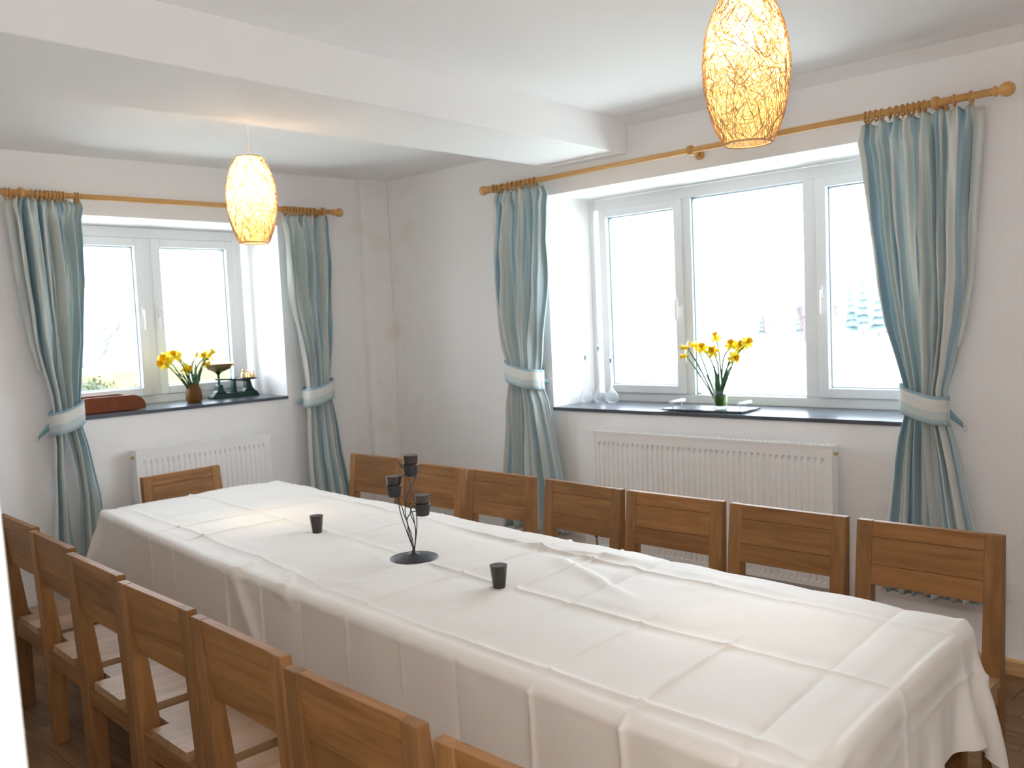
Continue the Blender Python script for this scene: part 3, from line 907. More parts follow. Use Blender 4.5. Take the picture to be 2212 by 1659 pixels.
# every panel between the pressed folds lies at its own slight tilt
XS = np.array([-0.3, 0.04, 0.30, 0.56, 0.82, 1.08, 1.35, 1.61, 1.87, 2.13, 2.40, 2.66, 2.92, 3.18, 3.40, 3.665, 3.935, 4.205, 4.46, 4.72, 5.0])
OS = np.array([-1.62, -1.215, -0.81, -0.405, 0.0, 0.405, 0.81, 1.215])
ND = rs.uniform(0, 0.0060, (len(XS), len(OS)))
xw = WXc-0.035*(WYc+2.0); ow = WYc-mid
ix = np.clip(np.searchsorted(XS, xw)-1, 0, len(XS)-2); iy = np.clip(np.searchsorted(OS, ow)-1, 0, len(OS)-2)
tx = (xw-XS[ix])/(XS[ix+1]-XS[ix]); ty = (ow-OS[iy])/(OS[iy+1]-OS[iy])
H += (ND[ix, iy]*(1-tx)*(1-ty)+ND[ix+1, iy]*tx*(1-ty)+ND[ix, iy+1]*(1-tx)*ty+ND[ix+1, iy+1]*tx*ty)
H += 0.0035*np.abs(np.sin(math.pi*tx)*np.sin(math.pi*ty))**0.7*(1+rs.uniform(-0.8, 0.6, (len(XS), len(OS)))[ix, iy])
am = 0.75+0.45*lownoise(4)
for k, off in enumerate((-1.215, -0.81, -0.405, 0.0, 0.405, 0.81)):
    d = WYc-(mid+off)
    H += (0.0070*np.maximum(am, 0.3))*np.exp(-np.abs(d)/0.0075) - 0.0016*np.exp(-(np.abs(d)-0.035)**2/0.0009)
xs = [0.30, 0.56, 0.82, 1.08, 1.35, 1.61, 1.87, 2.13, 2.40, 2.66, 2.92, 3.18, 3.40, 3.665, 3.935, 4.205, 4.46]
am2 = 0.7+0.55*lownoise(5)
for i, xc in enumerate(xs):
    d = WXc-(xc + 0.035*(WYc+2.0))
    s_ = 1 if i % 3 else -0.6
    H += s_*0.0066*np.maximum(am2, 0.3)*np.exp(-np.abs(d)/0.0068)*np.where(np.abs(V[None, :]) > TW/2, 2.0, 1.0)
ontop = (np.abs(U[:, None]) < TL/2-0.02) & (np.abs(V[None, :]) < TW/2-0.02)
# soft rumpling, stronger towards the window side at mid table
rump = np.abs(lownoise(9, 24))**1.5*0.0032 + np.abs(lownoise(22, 24))*0.0012
loc_ = np.exp(-(((WXc-3.25)/0.35)**2+((WYc+1.72)/0.16)**2)) + 0.7*np.exp(-(((WXc-1.9)/0.5)**2+((WYc+1.6)/0.12)**2)) + 0.7*np.exp(-(((WXc-2.75)/0.3)**2+((WYc+2.5)/0.12)**2))
ridge = np.maximum(0, 1-np.abs(lownoise(13, 10))/0.5)
H += rump*0.75 + loc_*(0.007*ridge)
side = np.where(np.abs(V[None, :]) > TW/2, 1.0, 0.0)*np.ones_like(WXc)
def foldline(x0, y0, x1, y1, amp, wd):
    global H
    dx, dy = x1-x0, y1-y0; L2 = dx*dx+dy*dy
    t_ = np.clip(((WXc-x0)*dx+(WYc-y0)*dy)/L2, 0, 1)
    d = ((WXc-x0)*dy-(WYc-y0)*dx)/math.sqrt(L2)
    dd = np.hypot(WXc-(x0+dx*t_), WYc-(y0+dy*t_))
    H += amp*np.exp(-(dd/wd)**2)*np.sin(math.pi*np.clip(t_*0.85+0.12, 0, 1))*np.where(d > 0, 1.0, np.exp(-(d/(wd*0.45))**2))
foldline(2.15, -2.44, 2.42, -2.90, 0.020, 0.060)
foldline(2.42, -2.46, 2.60, -2.60, 0.012, 0.030)
foldline(3.05, -1.78, 3.55, -2.02, 0.010, 0.040)
foldline(2.80, -1.72, 3.30, -1.66, 0.008, 0.020)
H -= H.min()*0 
H = np.where(ontop, np.maximum(H, -0.001)+0.001, H)
edge = np.clip(np.minimum(TL/2-np.abs(U[:, None]), TW/2-np.abs(V[None, :]))/0.07, 0, 1)
H = np.where(ontop, H*(0.35+0.65*edge), H)
for (cx_, cy_, rad_) in ((2.618, -2.070, 0.105), (1.948, -2.034, 0.04), (3.133, -2.150, 0.04)):
    H *= 1-np.exp(-(np.hypot(WXc-cx_, WYc-cy_)/rad_)**6)
X = X + N*H[..., None]*np.where(N[..., 2:3] < -0.2, -1, 1)
t2 = np.clip((-X[..., 0]-0.5)/1.4, 0, 1)
X[..., 1] *= np.where(X[..., 1] < 0, 1-0.11*t2, 1.0)
tt = np.clip((X[..., 0]+0.2)/(TL/2), 0, 1); tt = tt*tt*(3-2*tt)
X[..., 0] += tt*(0.048 - 0.090*X[..., 1])
nu, nv = X.shape[:2]
me = bpy.data.meshes.new('tablecloth')
idx = np.arange(nu*nv).reshape(nu, nv)
q = np.stack([idx[:-1, :-1], idx[1:, :-1], idx[1:, 1:], idx[:-1, 1:]], -1).reshape(-1, 4)
me.vertices.add(nu*nv); me.vertices.foreach_set('co', X.reshape(-1).astype(np.float32))
me.loops.add(q.size); me.loops.foreach_set('vertex_index', q.reshape(-1).astype(np.int32))
me.polygons.add(len(q)); me.polygons.foreach_set('loop_start', np.arange(0, q.size, 4, dtype=np.int32))
me.polygons.foreach_set('loop_total', np.full(len(q), 4, dtype=np.int32))
me.update(calc_edges=True); me.validate()
tcl = obj('tablecloth', me, M_cloth, None, smooth=True)
tcl.location = TC; tcl.rotation_euler = (0, 0, TR)
tag(tcl, 'cream cotton tablecloth with pressed fold lines draped over the long table', 'tablecloth')

# ------------------------------------------------------------------ chairs
def make_chair():
    t = thing('dining_chair', 'x', 'chair')
    CW = 0.232; SH = 0.425; TOPZ = 0.865
    # local: +y is the way the sitter faces; back of chair at y = -0.2
    def yb(z): return -0.210 - 0.022*max(0, z-0.42)/0.445          # rear face
    def yf(z): return -0.150 - 0.052*max(0, z-0.42)/0.445          # front face of the stiles
    for sx in (-1, 1):
        x0, x1 = sorted((sx*CW, sx*(CW-0.055)))
        poly = [(-0.206, 0), (-0.210, 0.42), (yb(TOPZ), TOPZ), (yf(TOPZ), TOPZ), (yf(0.42), 0.42), (-0.152, 0)]
        obj('rear_leg', MB().prism(poly, 0, x0, x1), M_oakz, t, bevel=0.003)
        xa, xb = sorted((sx*CW, sx*(CW-0.048)))
        obj('front_leg', MB().box(xa, xb, 0.172, 0.222, 0, SH-0.028), M_oakz, t, bevel=0.003)
    xi = CW-0.0545
    cuts = [0.648, 0.718, 0.812, TOPZ]
    for i in range(3):
        z0, z1 = cuts[i]+0.0006, cuts[i+1]-0.0006
        th = 0.026
        poly = [(yf(z0)-0.001-th, z0), (yf(z1)-0.001-th, z1), (yf(z1)-0.001, z1), (yf(z0)-0.001, z0)]
        obj('backrest_board', MB().prism(poly, 0, -xi, xi), M_oakx, t, bevel=0.0012, seg=1)
    # seat of glued boards, gently dished, notched round the rear legs
    n = 4
    for i in range(n):
        x0 = -CW + 2*CW*i/n + 0.00015; x1 = -CW + 2*CW*(i+1)/n - 0.00015
        y0 = -0.149 if i in (0, n-1) else -0.206
        P = []; bot = SH-0.028
        mb = MB(); xs_ = np.linspace(x0, x1, 4); ys_ = np.linspace(y0, 0.232, 10)
        top = [[(x, yy, SH - 0.010*max(0, 1-(x/0.2)**2)*max(0, 1-((yy-0.0)/0.17)**2)) for yy in ys_] for x in xs_]
        mb.grid(top); mb.grid([[(x, yy, bot) for yy in (y0, 0.232)] for x in (x1, x0)])
        mb.grid([[(p[0][0], p[0][1], bot), p[0]] for p in top]); mb.grid([[p[-1], (p[-1][0], p[-1][1], bot)] for p in top])
        mb.grid([[p, (p[0], p[1], bot)] for p in top[0]]); mb.grid([[(p[0], p[1], bot), p] for p in top[-1]])
        obj('seat_board', mb, M_seat, t)
    obj('rear_rail', MB().box(-xi, xi, -0.205, -0.182, SH-0.095, SH-0.0285), M_oakx, t, bevel=0.002)
    obj('front_rail', MB().box(-CW+0.049, CW-0.049, 0.192, 0.216, SH-0.085, SH-0.0285), M_oakx, t, bevel=0.002)
    for sx in (-1, 1):
        a, b2 = sorted((sx*(CW-0.006), sx*(CW-0.028)))
        obj('side_rail', MB().box(a, b2, -0.149, 0.171, SH-0.085, SH-0.0285), M_oaky, t, bevel=0.002)
    return t
chair0 = make_chair()
ch = []
RX = [(1.02, -0.985, 0.03), (1.578, -1.046, 0.0), (2.07, -1.050, -0.02), (2.602, -1.078, -0.07), (3.108, -1.096, 0.0), (3.603, -1.107, -0.01), (4.108, -1.116, 0.0)]
RL = ['oak dining chair on the window side, farthest, next to the corner curtain',
      'second oak chair from the corner on the window side, behind the candle holder',
      'third oak chair from the corner on the window side, in front of the narrow curtain',
      'fourth oak chair of the window side, beside the left end of the long radiator',
      'oak chair in front of the middle of the long radiator',
      'oak chair in front of the right end of the long radiator',
      'oak chair nearest the camera on the window side, below the wide striped curtain']
for (x, yt, rz), lb in zip(RX, RL):
    # front top edge of the back at yt; chair faces -y (rz + pi)
    ch.append(((x, yt-0.202, 0), math.pi+rz, lb))
LX = [(1.065, -2.915, -0.03), (1.575, -2.960, -0.05), (2.100, -3.012, -0.04), (2.625, -3.052, -0.02), (3.140, -3.080, -0.04), (3.655, -3.122, -0.02), (4.17, -3.140, 0.0)]
LL = ['oak chair on the near side, farthest, cut by the white door lining',
      'second oak chair from the far end on the near side',
      'third oak chair from the far end on the near side',
      'middle oak chair of the near side row, fourth from the far end',
      'fifth oak chair from the far end on the near side',
      'large oak chair back at the bottom edge, second nearest the camera on the near side',
      'nearest oak chair on the near side, only the corner of its back in view']
for (x, yt, rz), lb in zip(LX, LL):
    ch.append(((x, yt+0.222, 0), rz, lb))
ch.append(((0.438+0.205, -1.862, 0), -math.pi/2+0.06, 'oak dining chair alone at the far end of the table, before the short radiator'))
for i, (loc, rz, lb) in enumerate(ch):
    g = 'chairs on the window side of the table' if i < 7 else ('chairs on the near side of the table' if i < 14 else 'chair at the far table end')
    if i == 0:
        chair0.location = loc; chair0.rotation_euler = (0, 0, rz); chair0['label'] = lb; chair0['group'] = g
    else:
        copy_tree(chair0, loc, rz, lb, g)

# ------------------------------------------------------------------ pendant lamps
def lamp(label, x, y, zc, ztop, energy, seed, rad=0.108):
    t = thing('pendant_lamp', label, 'lamp', (x, y, 0))
    r = random.Random(seed)
    Hh = 0.19
    # profile radius as function of v in [-1,1]
    def rad_f(v):
        vs = [-1, -0.9, -0.7, -0.45, -0.15, 0.1, 0.35, 0.6, 0.8, 0.93, 1.0]
        rr = [0.060, 0.070, 0.085, 0.098, 0.107, 0.108, 0.103, 0.093, 0.078, 0.064, 0.055]
        return float(np.interp(v, vs, rr))*rad/0.108
    nP, nA = 40, 48
    prof = [(rad_f(-1+2*i/nP), zc + Hh*(-1+2*i/nP)) for i in range(nP+1)]
    mb = MB(); base = 0
    for k, (rr, z) in enumerate(prof):
        for a in range(nA):
            an = 2*math.pi*a/nA
            q = rr + 0.0022*noise.noise(Vector((math.cos(an)*9, math.sin(an)*9, z*60+seed)))
            mb.v.append((q*math.cos(an), q*math.sin(an), z))
    for k in range(nP):
        for a in range(nA):
            a2 = (a+1) % nA
            mb.f.append((k*nA+a, k*nA+a2, (k+1)*nA+a2, (k+1)*nA+a))
    obj('lamp_shade', mb, M_shade, t, smooth=True)
    # the tangle of strands wound over it
    wb = MB()
    for k in range(800):
        a0 = r.uniform(0, 6.28); v0 = r.uniform(-1, 1); ln = r.uniform(0.2, 1.0)
        dv = r.uniform(-0.5, 0.5); cv = r.uniform(-0.9, 0.9)
        sg = r.choice((-1, 1)); n = 11
        pts = []
        lift = r.uniform(0.0005, 0.0045)
        for i in range(n+1):
            q = i/n
            v = v0 + dv*(q-0.5) + cv*math.sin(math.pi*q)*0.4
            v = 1-abs(((v+1) % 4)-2) if abs(v) > 1 else v
            an = a0 + sg*ln*q
            R0 = rad_f(v) + lift + 0.0015*math.sin(q*17+k)
            pts.append((R0*math.cos(an), R0*math.sin(an), zc+Hh*v))
        wb.tube(pts, 0.00085, 4, cap=False)
    so = obj('fibre_strands', wb, M_wire, t); so['kind'] = 'stuff'
    for v, nm in ((-1, 'bottom_rim'), (1, 'top_rim')):
        obj(nm, MB().torus((0, 0, zc+Hh*v), rad_f(v)+0.001, 0.0028, axis=2, n=40, k=6), M_wire, t, smooth=True)
    # holder, bulb, cord, rose
    obj('lamp_holder', MB().lathe([(0, 0), (0.021, 0), (0.021, 0.045), (0.012, 0.06), (0, 0.062)], (0, 0, zc+Hh-0.055), 16), M_white, t, smooth=True)
    sp = MB()
    for k in range(3):
        an = k*2.094
        sp.tube([(0.015*math.cos(an), 0.015*math.sin(an), zc+Hh-0.01), ((rad_f(1))*math.cos(an), (rad_f(1))*math.sin(an), zc+Hh)], 0.0016, 5)
    obj('spider', sp, M_wire, t)
    bz = zc+Hh-0.105
    obj('bulb', MB().lathe([(0, -0.045), (0.015, -0.041), (0.026, -0.028), (0.030, -0.010), (0.027, 0.008), (0.018, 0.028), (0.013, 0.045), (0.0, 0.050)], (0, 0, bz), 16), M_bulb, t, smooth=True)
    obj('cord', MB().tube([(0, 0, zc+Hh), (0.003, 0, (zc+ztop)/2+0.1), (0, 0, ztop)], 0.0032, 8), M_white, t, smooth=True)
    obj('ceiling_rose', MB().lathe([(0.045, 0.0), (0.044, -0.012), (0.030, -0.024), (0.010, -0.028), (0, -0.028)][::-1], (0, 0, ztop), 24), M_white, t, smooth=True)
    ld = bpy.data.lights.new('bulb_light', 'POINT'); ld.energy = energy; ld.color = (1.0, 0.82, 0.56); ld.shadow_soft_size = 0.034
    lo = bpy.data.objects.new('bulb_light', ld); COL.objects.link(lo); lo.parent = t; lo.location = (0, 0, bz)
    lo.data.cycles.cast_shadow = True
    return t
lamp('lit woven barrel pendant lamp hanging nearest the camera, top cut by the photo', 3.963, -1.985, 2.232, cz(3.96, -1.985)+0.0005, 19, 3)
lamp('smaller-looking lit woven pendant lamp hanging by a white cord beyond the beam', 1.515, -1.985, 2.20, cz(1.515, -1.985)+0.0005, 60, 8)

# ------------------------------------------------------------------ things on the table
ZT = TH+0.0055
def cup_mesh():
    return [(0.0, 0.0), (0.0195, 0.0), (0.0205, 0.002), (0.0285, 0.0715), (0.0292, 0.073), (0.0278, 0.073), (0.0262, 0.069), (0.0185, 0.012), (0.0, 0.011)]
def cup(loc, label, group='smoky glass tealight cups', tilt=0):
    t = thing('tealight_cup', label, 'candle cup', loc, 0, group)
    t.rotation_euler = (tilt, 0, 0)
    obj('glass_body', MB().lathe(cup_mesh()[:6], n=28), M_cup, t, smooth=True)
    obj('lining', MB().lathe([(0.0, 0.012), (0.0183, 0.012), (0.0262, 0.0685), (0.0276, 0.0728)], n=28), M_cupin, t, smooth=True)
    return t
cup((1.948, -2.034, ZT+0.001), 'smoky dark tealight cup alone on the cloth left of the candle holder')
cup((3.133, -2.150, ZT+0.001), 'smoky dark tealight cup alone on the cloth right of the candle holder')
HB = Vector((2.618, -2.070, ZT+0.001))
hd = thing('candle_holder', 'dark iron candle holder with curved wire stems and a round base on the tablecloth', 'candle holder', HB)
obj('base', MB().lathe([(0, 0), (0.088, 0.0), (0.090, 0.002), (0.088, 0.004), (0.030, 0.014), (0.010, 0.020), (0.007, 0.030), (0, 0.032)], n=48), M_iron, hd, smooth=True)
def W(x, z, dy=0): return Vector((x-HB.x, dy, z-HB.z))
# direction along the image plane: use rt for side offsets
def S(side, z, dep=0):   # side in metres along the picture's right, dep towards the camera
    return Vector((rt.x*side - fwd.x*dep, rt.y*side - fwd.y*dep, z-HB.z))
def bez(pts, n=14):
    out = []
    P_ = [Vector(p) for p in pts]; m = len(P_)
    for i in range(m-1):
        p0 = P_[max(i-1, 0)]; p1 = P_[i]; p2 = P_[i+1]; p3 = P_[min(i+2, m-1)]
        for k in range(n):
            u = k/n
            out.append(0.5*((2*p1)+(-p0+p2)*u+(2*p0-5*p1+4*p2-p3)*u*u+(-p0+3*p1-3*p2+p3)*u**3))
    out.append(P_[-1]); return out
PXM = 1/640.0   # metres per photo pixel at the holder
def SP(px, py, dep=0): return S((px-893)*PXM, 0.785 + (1190-py)*PXM, dep)
stems = [
    [(893, 1192, 0), (875, 1130, 0.01), (866, 1085, 0.02), (868, 1040, 0.02), (880, 1010, 0.012), (897, 1012, 0.005)],
    [(892, 1192, 0), (883, 1140, -0.01), (876, 1100, -0.02), (885, 1060, -0.015), (898, 1035, -0.01), (904, 1023, -0.01)],
    [(894, 1192, 0), (890, 1150, 0.015), (882, 1120, 0.02), (893, 1100, 0.02), (905, 1098, 0.012), (908, 1092, 0.01)],
    [(895, 1192, 0), (903, 1140, 0), (903, 1100, -0.005), (897, 1055, -0.01), (884, 1010, -0.01), (874, 992, -0.01)],
    [(895, 1192, 0), (898, 1150, -0.02), (893, 1110, -0.025), (880, 1075, -0.015), (866, 1060, 0), (860, 1055, 0.002)],
    [(893, 1192, 0), (884, 1150, 0.02), (884, 1125, 0.025), (876, 1104, 0.02), (872, 1088, 0.012), (860, 1072, 0.008)],
    [(894, 1192, 0), (901, 1155, 0.015), (900, 1128, 0.02), (891, 1105, 0.015), (893, 1092, 0.01), (902, 1085, 0.0)],
]
for st in stems:
    obj('stem', MB().tube(bez([SP(a, b_, c) for a, b_, c in st]), 0.0019, 6), M_iron, hd, smooth=True)
cups = [(896, 1013, 0.0, 'dark tealight cup held highest in the iron candle holder'),
        (855, 1060, 0.005, 'dark tealight cup held on the left arm of the iron candle holder'),
        (919, 1108, 0.0, 'dark tealight cup held lowest, on the right arm of the iron candle holder')]
for px, py, dp, lb in cups:
    p = SP(px, py, dp)
    obj('cup_ring', MB().lathe([(0.0, -0.002), (0.022, -0.002), (0.0235, 0.004), (0.0275, 0.040), (0.0290, 0.041), (0.0290, 0.036), (0.0250, 0.004), (0.0225, -0.0035), (0, -0.0035)], p, 28), M_iron, hd, smooth=True)
    cup(HB+p+Vector((0, 0, -0.0005)), lb)
lf = MB(); A, B_ = SP(862, 972, -0.01), SP(877, 1000, -0.01)
mdp = (A+B_)/2
lf.v = [tuple(A), tuple(mdp+S(0.006, HB.z, 0.003)), tuple(B_), tuple(mdp-S(0.006, HB.z, 0.003)), tuple(mdp-S(0, HB.z, 0.004))]
lf.f = [(0, 1, 4), (1, 2, 4), (2, 3, 4), (3, 0, 4), (0, 3, 1), (1, 3, 2)]
obj('leaf', lf, M_chrome, hd)
obj('bud', MB().lathe([(0, -0.006), (0.004, -0.003), (0.005, 0.001), (0.003, 0.006), (0, 0.008)], SP(905, 1020, -0.01), 10), M_iron, hd, smooth=True)

# ------------------------------------------------------------------ flowers
def daffodil(base, tip, face, label, group, sc=1.0, bend=0.02, nod=False):
    base = Vector(base); tip = Vector(tip); face = Vector(face).normalized()
    t = thing('daffodil', label, 'flower', base, 0, group)
    d = tip-base
    side = Vector((d.x, d.y, 0)); side = side.normalized() if side.length > 1e-4 else Vector((1, 0, 0))
    neck = tip - face*0.020*sc
    pts = bez([Vector((0, 0, 0)), d*0.35 - side*bend*0.6, d*0.75 - side*bend, neck-base-Vector((0, 0, 0.004)), neck-base+face*0.004], 6)
    obj('stem', MB().tube(pts, 0.0044, 6), M_stem, t, smooth=True)
    u = face.cross(Vector((0, 0, 1))); u = u.normalized() if u.length > 1e-3 else Vector((1, 0, 0)); v = face.cross(u)
    o0 = neck-base
    tr = MB(); n = 14
    prof = [(0.0035, 0.0), (0.0065, 0.006), (0.0075, 0.016), (0.0095, 0.024), (0.0130, 0.030)]
    for rr, h in prof:
        for k in range(n):
            a = 2*math.pi*k/n
            w_ = rr*sc*(1+0.12*math.sin(a*5)*(h > 0.025))
            tr.v.append(tuple(o0 + face*h*sc + w_*(math.cos(a)*u+math.sin(a)*v)))
    for i in range(len(prof)-1):
        for k in range(n):
            k2 = (k+1) % n; tr.f.append((i*n+k, i*n+k2, (i+1)*n+k2, (i+1)*n+k))
    obj('trumpet', tr, M_ora, t, smooth=True)
    for k in range(6):
        a = 2*math.pi*k/6 + 0.2; dr_ = math.cos(a)*u+math.sin(a)*v; pr = face.cross(dr_)
        pm = MB(); rows = []
        for q, wd, fw_ in ((0.0, 0.003, 0.002), (0.35, 0.008, 0.005), (0.65, 0.0085, 0.006), (0.9, 0.004, 0.004), (1.0, 0.0006, 0.002)):
            c = o0 + dr_*(0.004+0.026*q)*sc + face*fw_*sc
            rows.append([c-pr*wd*sc, c+face*0.002*sc*(1-q), c+pr*wd*sc])
        pm.grid(rows); obj('petal', pm, M_yel, t, smooth=True)
    obj('spathe', MB().tube([o0-face*0.012*sc, o0-face*0.001], [0.003, 0.0042], 6), M_dead, t, smooth=True)
    return t
def leafblade(base, tip, label, group, wd=0.006):
    b0 = Vector(base); d = Vector(tip)-b0
    side = Vector((-d.y, d.x, 0)); side = side.normalized() if side.length > 1e-4 else Vector((1, 0, 0))
    out = Vector((d.x, d.y, 0))*0.25
    rows = []
    for i in range(9):
        q = i/8; c = d*q + Vector((0, 0, 0.02))*math.sin(math.pi*q) - out*math.sin(math.pi*q)*0.5
        ww = wd*(1-q**3)*(0.6+0.4*math.sin(math.pi*q)) + 0.0004
        rows.append([c-side*ww, c+side*ww])
    m = MB().grid(rows); o = obj('daffodil_leaf', m, M_stem, None, smooth=True); o.location = b0
    sd = o.modifiers.new('thick', 'SOLIDIFY'); sd.thickness = 0.0014
    return tag(o, label, 'leaf', group)

# right sill: slate tray, glass vase, daffodils
SZ = 1.0745
tr = thing('serving_tray', 'flat dark slate serving tray with white bar handles on the wide window sill', 'tray', (2.565, 0.125, SZ), 0.03)
mb = MB(); r4 = random.Random(2)
poly = []
for (a, b_, c, d_) in ((-0.245, -0.105, 0.245, -0.105), (0.245, -0.105, 0.245, 0.105), (0.245, 0.105, -0.245, 0.105), (-0.245, 0.105, -0.245, -0.105)):
    for i in range(10):
        q = i/10; poly.append((a+(c-a)*q+r4.uniform(-0.002, 0.002), b_+(d_-b_)*q+r4.uniform(-0.002, 0.002)))
obj('slab', MB().prism(poly, 2, 0.004, 0.012), M_slate, tr)
for dx in (-0.2, 0.2):
    for dy in (-0.08, 0.08): obj('foot', MB().lathe([(0.0, 0), (0.008, 0), (0.008, 0.004), (0, 0.004)], (dx, dy, 0), 10), M_black, tr)
for sx in (-1, 1):
    x = sx*0.205
    obj('handle', MB().tube([(x, -0.075, 0.045), (x, 0.075, 0.045)], 0.0085, 12), M_jamb, tr, smooth=True)['label'] = 'white bar handle'
    for dy in (-0.05, 0.05): obj('handle_post', MB().tube([(x, dy, 0.012), (x, dy, 0.040)], 0.003, 8), M_chrome, tr)
VB = Vector((2.625, 0.135, SZ+0.0125))
vs = thing('flower_vase', 'small clear glass vase of daffodils standing on the slate tray', 'vase', VB)
obj('glass_wall', MB().lathe([(0, 0), (0.034, 0), (0.036, 0.004), (0.035, 0.02), (0.037, 0.095), (0.0355, 0.095), (0.0335, 0.02), (0.032, 0.012), (0, 0.012)], n=28), M_glass, vs, smooth=True)
obj('water', MB().lathe([(0, 0.0125), (0.031, 0.0125), (0.0325, 0.075), (0, 0.075)], n=24), M_gwater, vs, smooth=True)['label'] = 'green tinted water'
def RP(px, py, y=0.16):
    # photo pixel to a point on a plane y = const (values used once, to place the blooms)
    d = fwd + rt2*((px-1106)/1926.0) - up2*((py-829.5)/1926.0)
    t_ = (y-CAM.y)/d.y; return CAM + d*t_
def LP(px, py, x=-0.2):
    d = fwd + rt2*((px-1106)/1926.0) - up2*((py-829.5)/1926.0)
    t_ = (x-CAM.x)/d.x; return CAM + d*t_
G1 = 'daffodils in the glass vase'
fl1 = [(2.376, 0.16, 1.370, -1, -0.1, 'yellow daffodil leaning farthest left out of the glass vase, lower of two'),
       (2.402, 0.13, 1.421, -0.8, 0.2, 'yellow daffodil at the left of the glass vase, upper of two'),
       (2.428, 0.19, 1.432, -0.5, 0.3, 'small daffodil just behind the leftmost pair in the glass vase'),
       (2.497, 0.17, 1.424, 0.3, 0.5, 'daffodil left of centre in the glass vase, half opened'),
       (2.566, 0.20, 1.481, 0.1, 1.0, 'tallest daffodil standing above the others in the glass vase'),
       (2.600, 0.10, 1.405, 0.2, 0.3, 'small drooping daffodil in the middle of the glass vase'),
       (2.688, 0.15, 1.441, 0.3, 0.6, 'large daffodil right of centre in the glass vase'),
       (2.735, 0.17, 1.432, 0.7, 0.4, 'daffodil at the right of the glass vase, facing sideways'),
       (2.780, 0.18, 1.447, 0.9, 0.4, 'small daffodil reaching farthest right in the glass vase'),
       (2.732, 0.12, 1.362, 0.9, -0.1, 'pale daffodil hanging lowest on the right of the glass vase')]
r5 = random.Random(12)
for i, (x, y_, z, fx, fz, lb) in enumerate(fl1):
    a = r5.uniform(0, 6.28); bx = VB + Vector((0.016*math.cos(a), 0.016*math.sin(a), 0.014))
    daffodil(bx, (x, y_, z), (fx, -0.7, fz), lb, G1, sc=1.35, bend=0.03*(1 if x < 2.6 else 1))
for i in range(9):
    an = [-0.13, -0.09, -0.06, -0.03, 0.0, 0.05, 0.075, 0.095, 0.11][i]
    a = r5.uniform(0, 6.28); bx = VB + Vector((0.014*math.cos(a), 0.014*math.sin(a), 0.014))
    leafblade(bx, (VB.x+an, VB.y+r5.uniform(-0.03, 0.05), VB.z+0.25+r5.uniform(-0.05, 0.05)), ORD[i]+' leaf from the left among the green leaves in the glass vase', 'leaves in the glass vase', 0.012)
# long-necked glass ornaments at the left end of the sill
for i, (x, y_, hh, lb) in enumerate(((1.605, 0.25, 0.31, 'clear bulb-shaped glass with a long neck, closest to the window reveal'),
                                  (1.665, 0.31, 0.365, 'tallest clear bulb-shaped glass with a long neck, middle of three on the sill'),
                                  (1.775, 0.29, 0.29, 'clear bulb-shaped glass with a long neck, right one of three by the sash'))):
    t = thing('bud_vase', lb, 'vase', (x, y_, SZ+0.001), 0, 'long-necked glasses at the end of the wide sill')
    obj('bulb_body', MB().lathe([(0, 0), (0.020, 0.0), (0.038, 0.014), (0.043, 0.034), (0.036, 0.058), (0.018, 0.078), (0.008, 0.095), (0.0055, 0.12)], n=24), M_glass, t, smooth=True)
    obj('neck', MB().lathe([(0.0055, 0.12), (0.005, hh-0.04), (0.0085, hh-0.008), (0.009, hh-0.002)], n=14), M_glass, t, smooth=True)
    obj('stopper', MB().lathe([(0, hh-0.044), (0.004, hh-0.040), (0.0075, hh-0.018), (0.006, hh-0.012), (0, hh-0.010)], n=12), M_gask, t, smooth=True)
t = thing('tag_card', 'small square white card clipped above the tallest long-necked glass', 'card', (1.665, 0.31, SZ+0.37))
obj('card', MB().box(-0.012, 0.012, -0.001, 0.001, 0, 0.036), M_white, t)

# left sill: trough, brown vase, daffodils, glass ornament, scales
LZ = 1.188
t = thing('wooden_trough', 'low red-brown wooden trough with rounded side boards on the left window sill', 'trough', (-0.19, -2.02, LZ), 0.0)
for dx in (-0.105, 0.105):
    poly = [(-0.20, 0.002), (0.20, 0.002), (0.205, 0.012)]
    for i in range(9):
        a = math.pi/2*i/8
        poly.append((0.125+0.080*math.cos(a), 0.020+0.070*math.sin(a)))
    for i in range(9):
        a = math.pi/2+math.pi/2*i/8
        poly.append((-0.125+0.080*math.cos(a), 0.020+0.070*math.sin(a)))
    obj('side_board', MB().prism(poly, 0, dx-0.007, dx+0.007), M_trough, t, bevel=0.002)
obj('bottom_board', MB().box(-0.098, 0.098, -0.19, 0.19, 0.006, 0.014), M_trough, t)
for sy in (-1, 1):
    obj('end_board', MB().box(-0.098, 0.098, sy*0.12-0.006, sy*0.12+0.006, 0.014, 0.040), M_trough, t)
VL = Vector((-0.165, -1.468, LZ))
vl = thing('flower_vase', 'brown glazed stoneware vase of daffodils on the left window sill', 'vase', VL)
obj('vase_body', MB().lathe([(0, 0), (0.040, 0), (0.047, 0.010), (0.050, 0.035), (0.046, 0.070), (0.040, 0.100), (0.037, 0.118), (0.034, 0.118), (0.036, 0.100), (0.040, 0.07), (0.040, 0.02), (0, 0.015)], n=32), M_vase, vl, smooth=True)
G2 = 'daffodils in the brown vase'
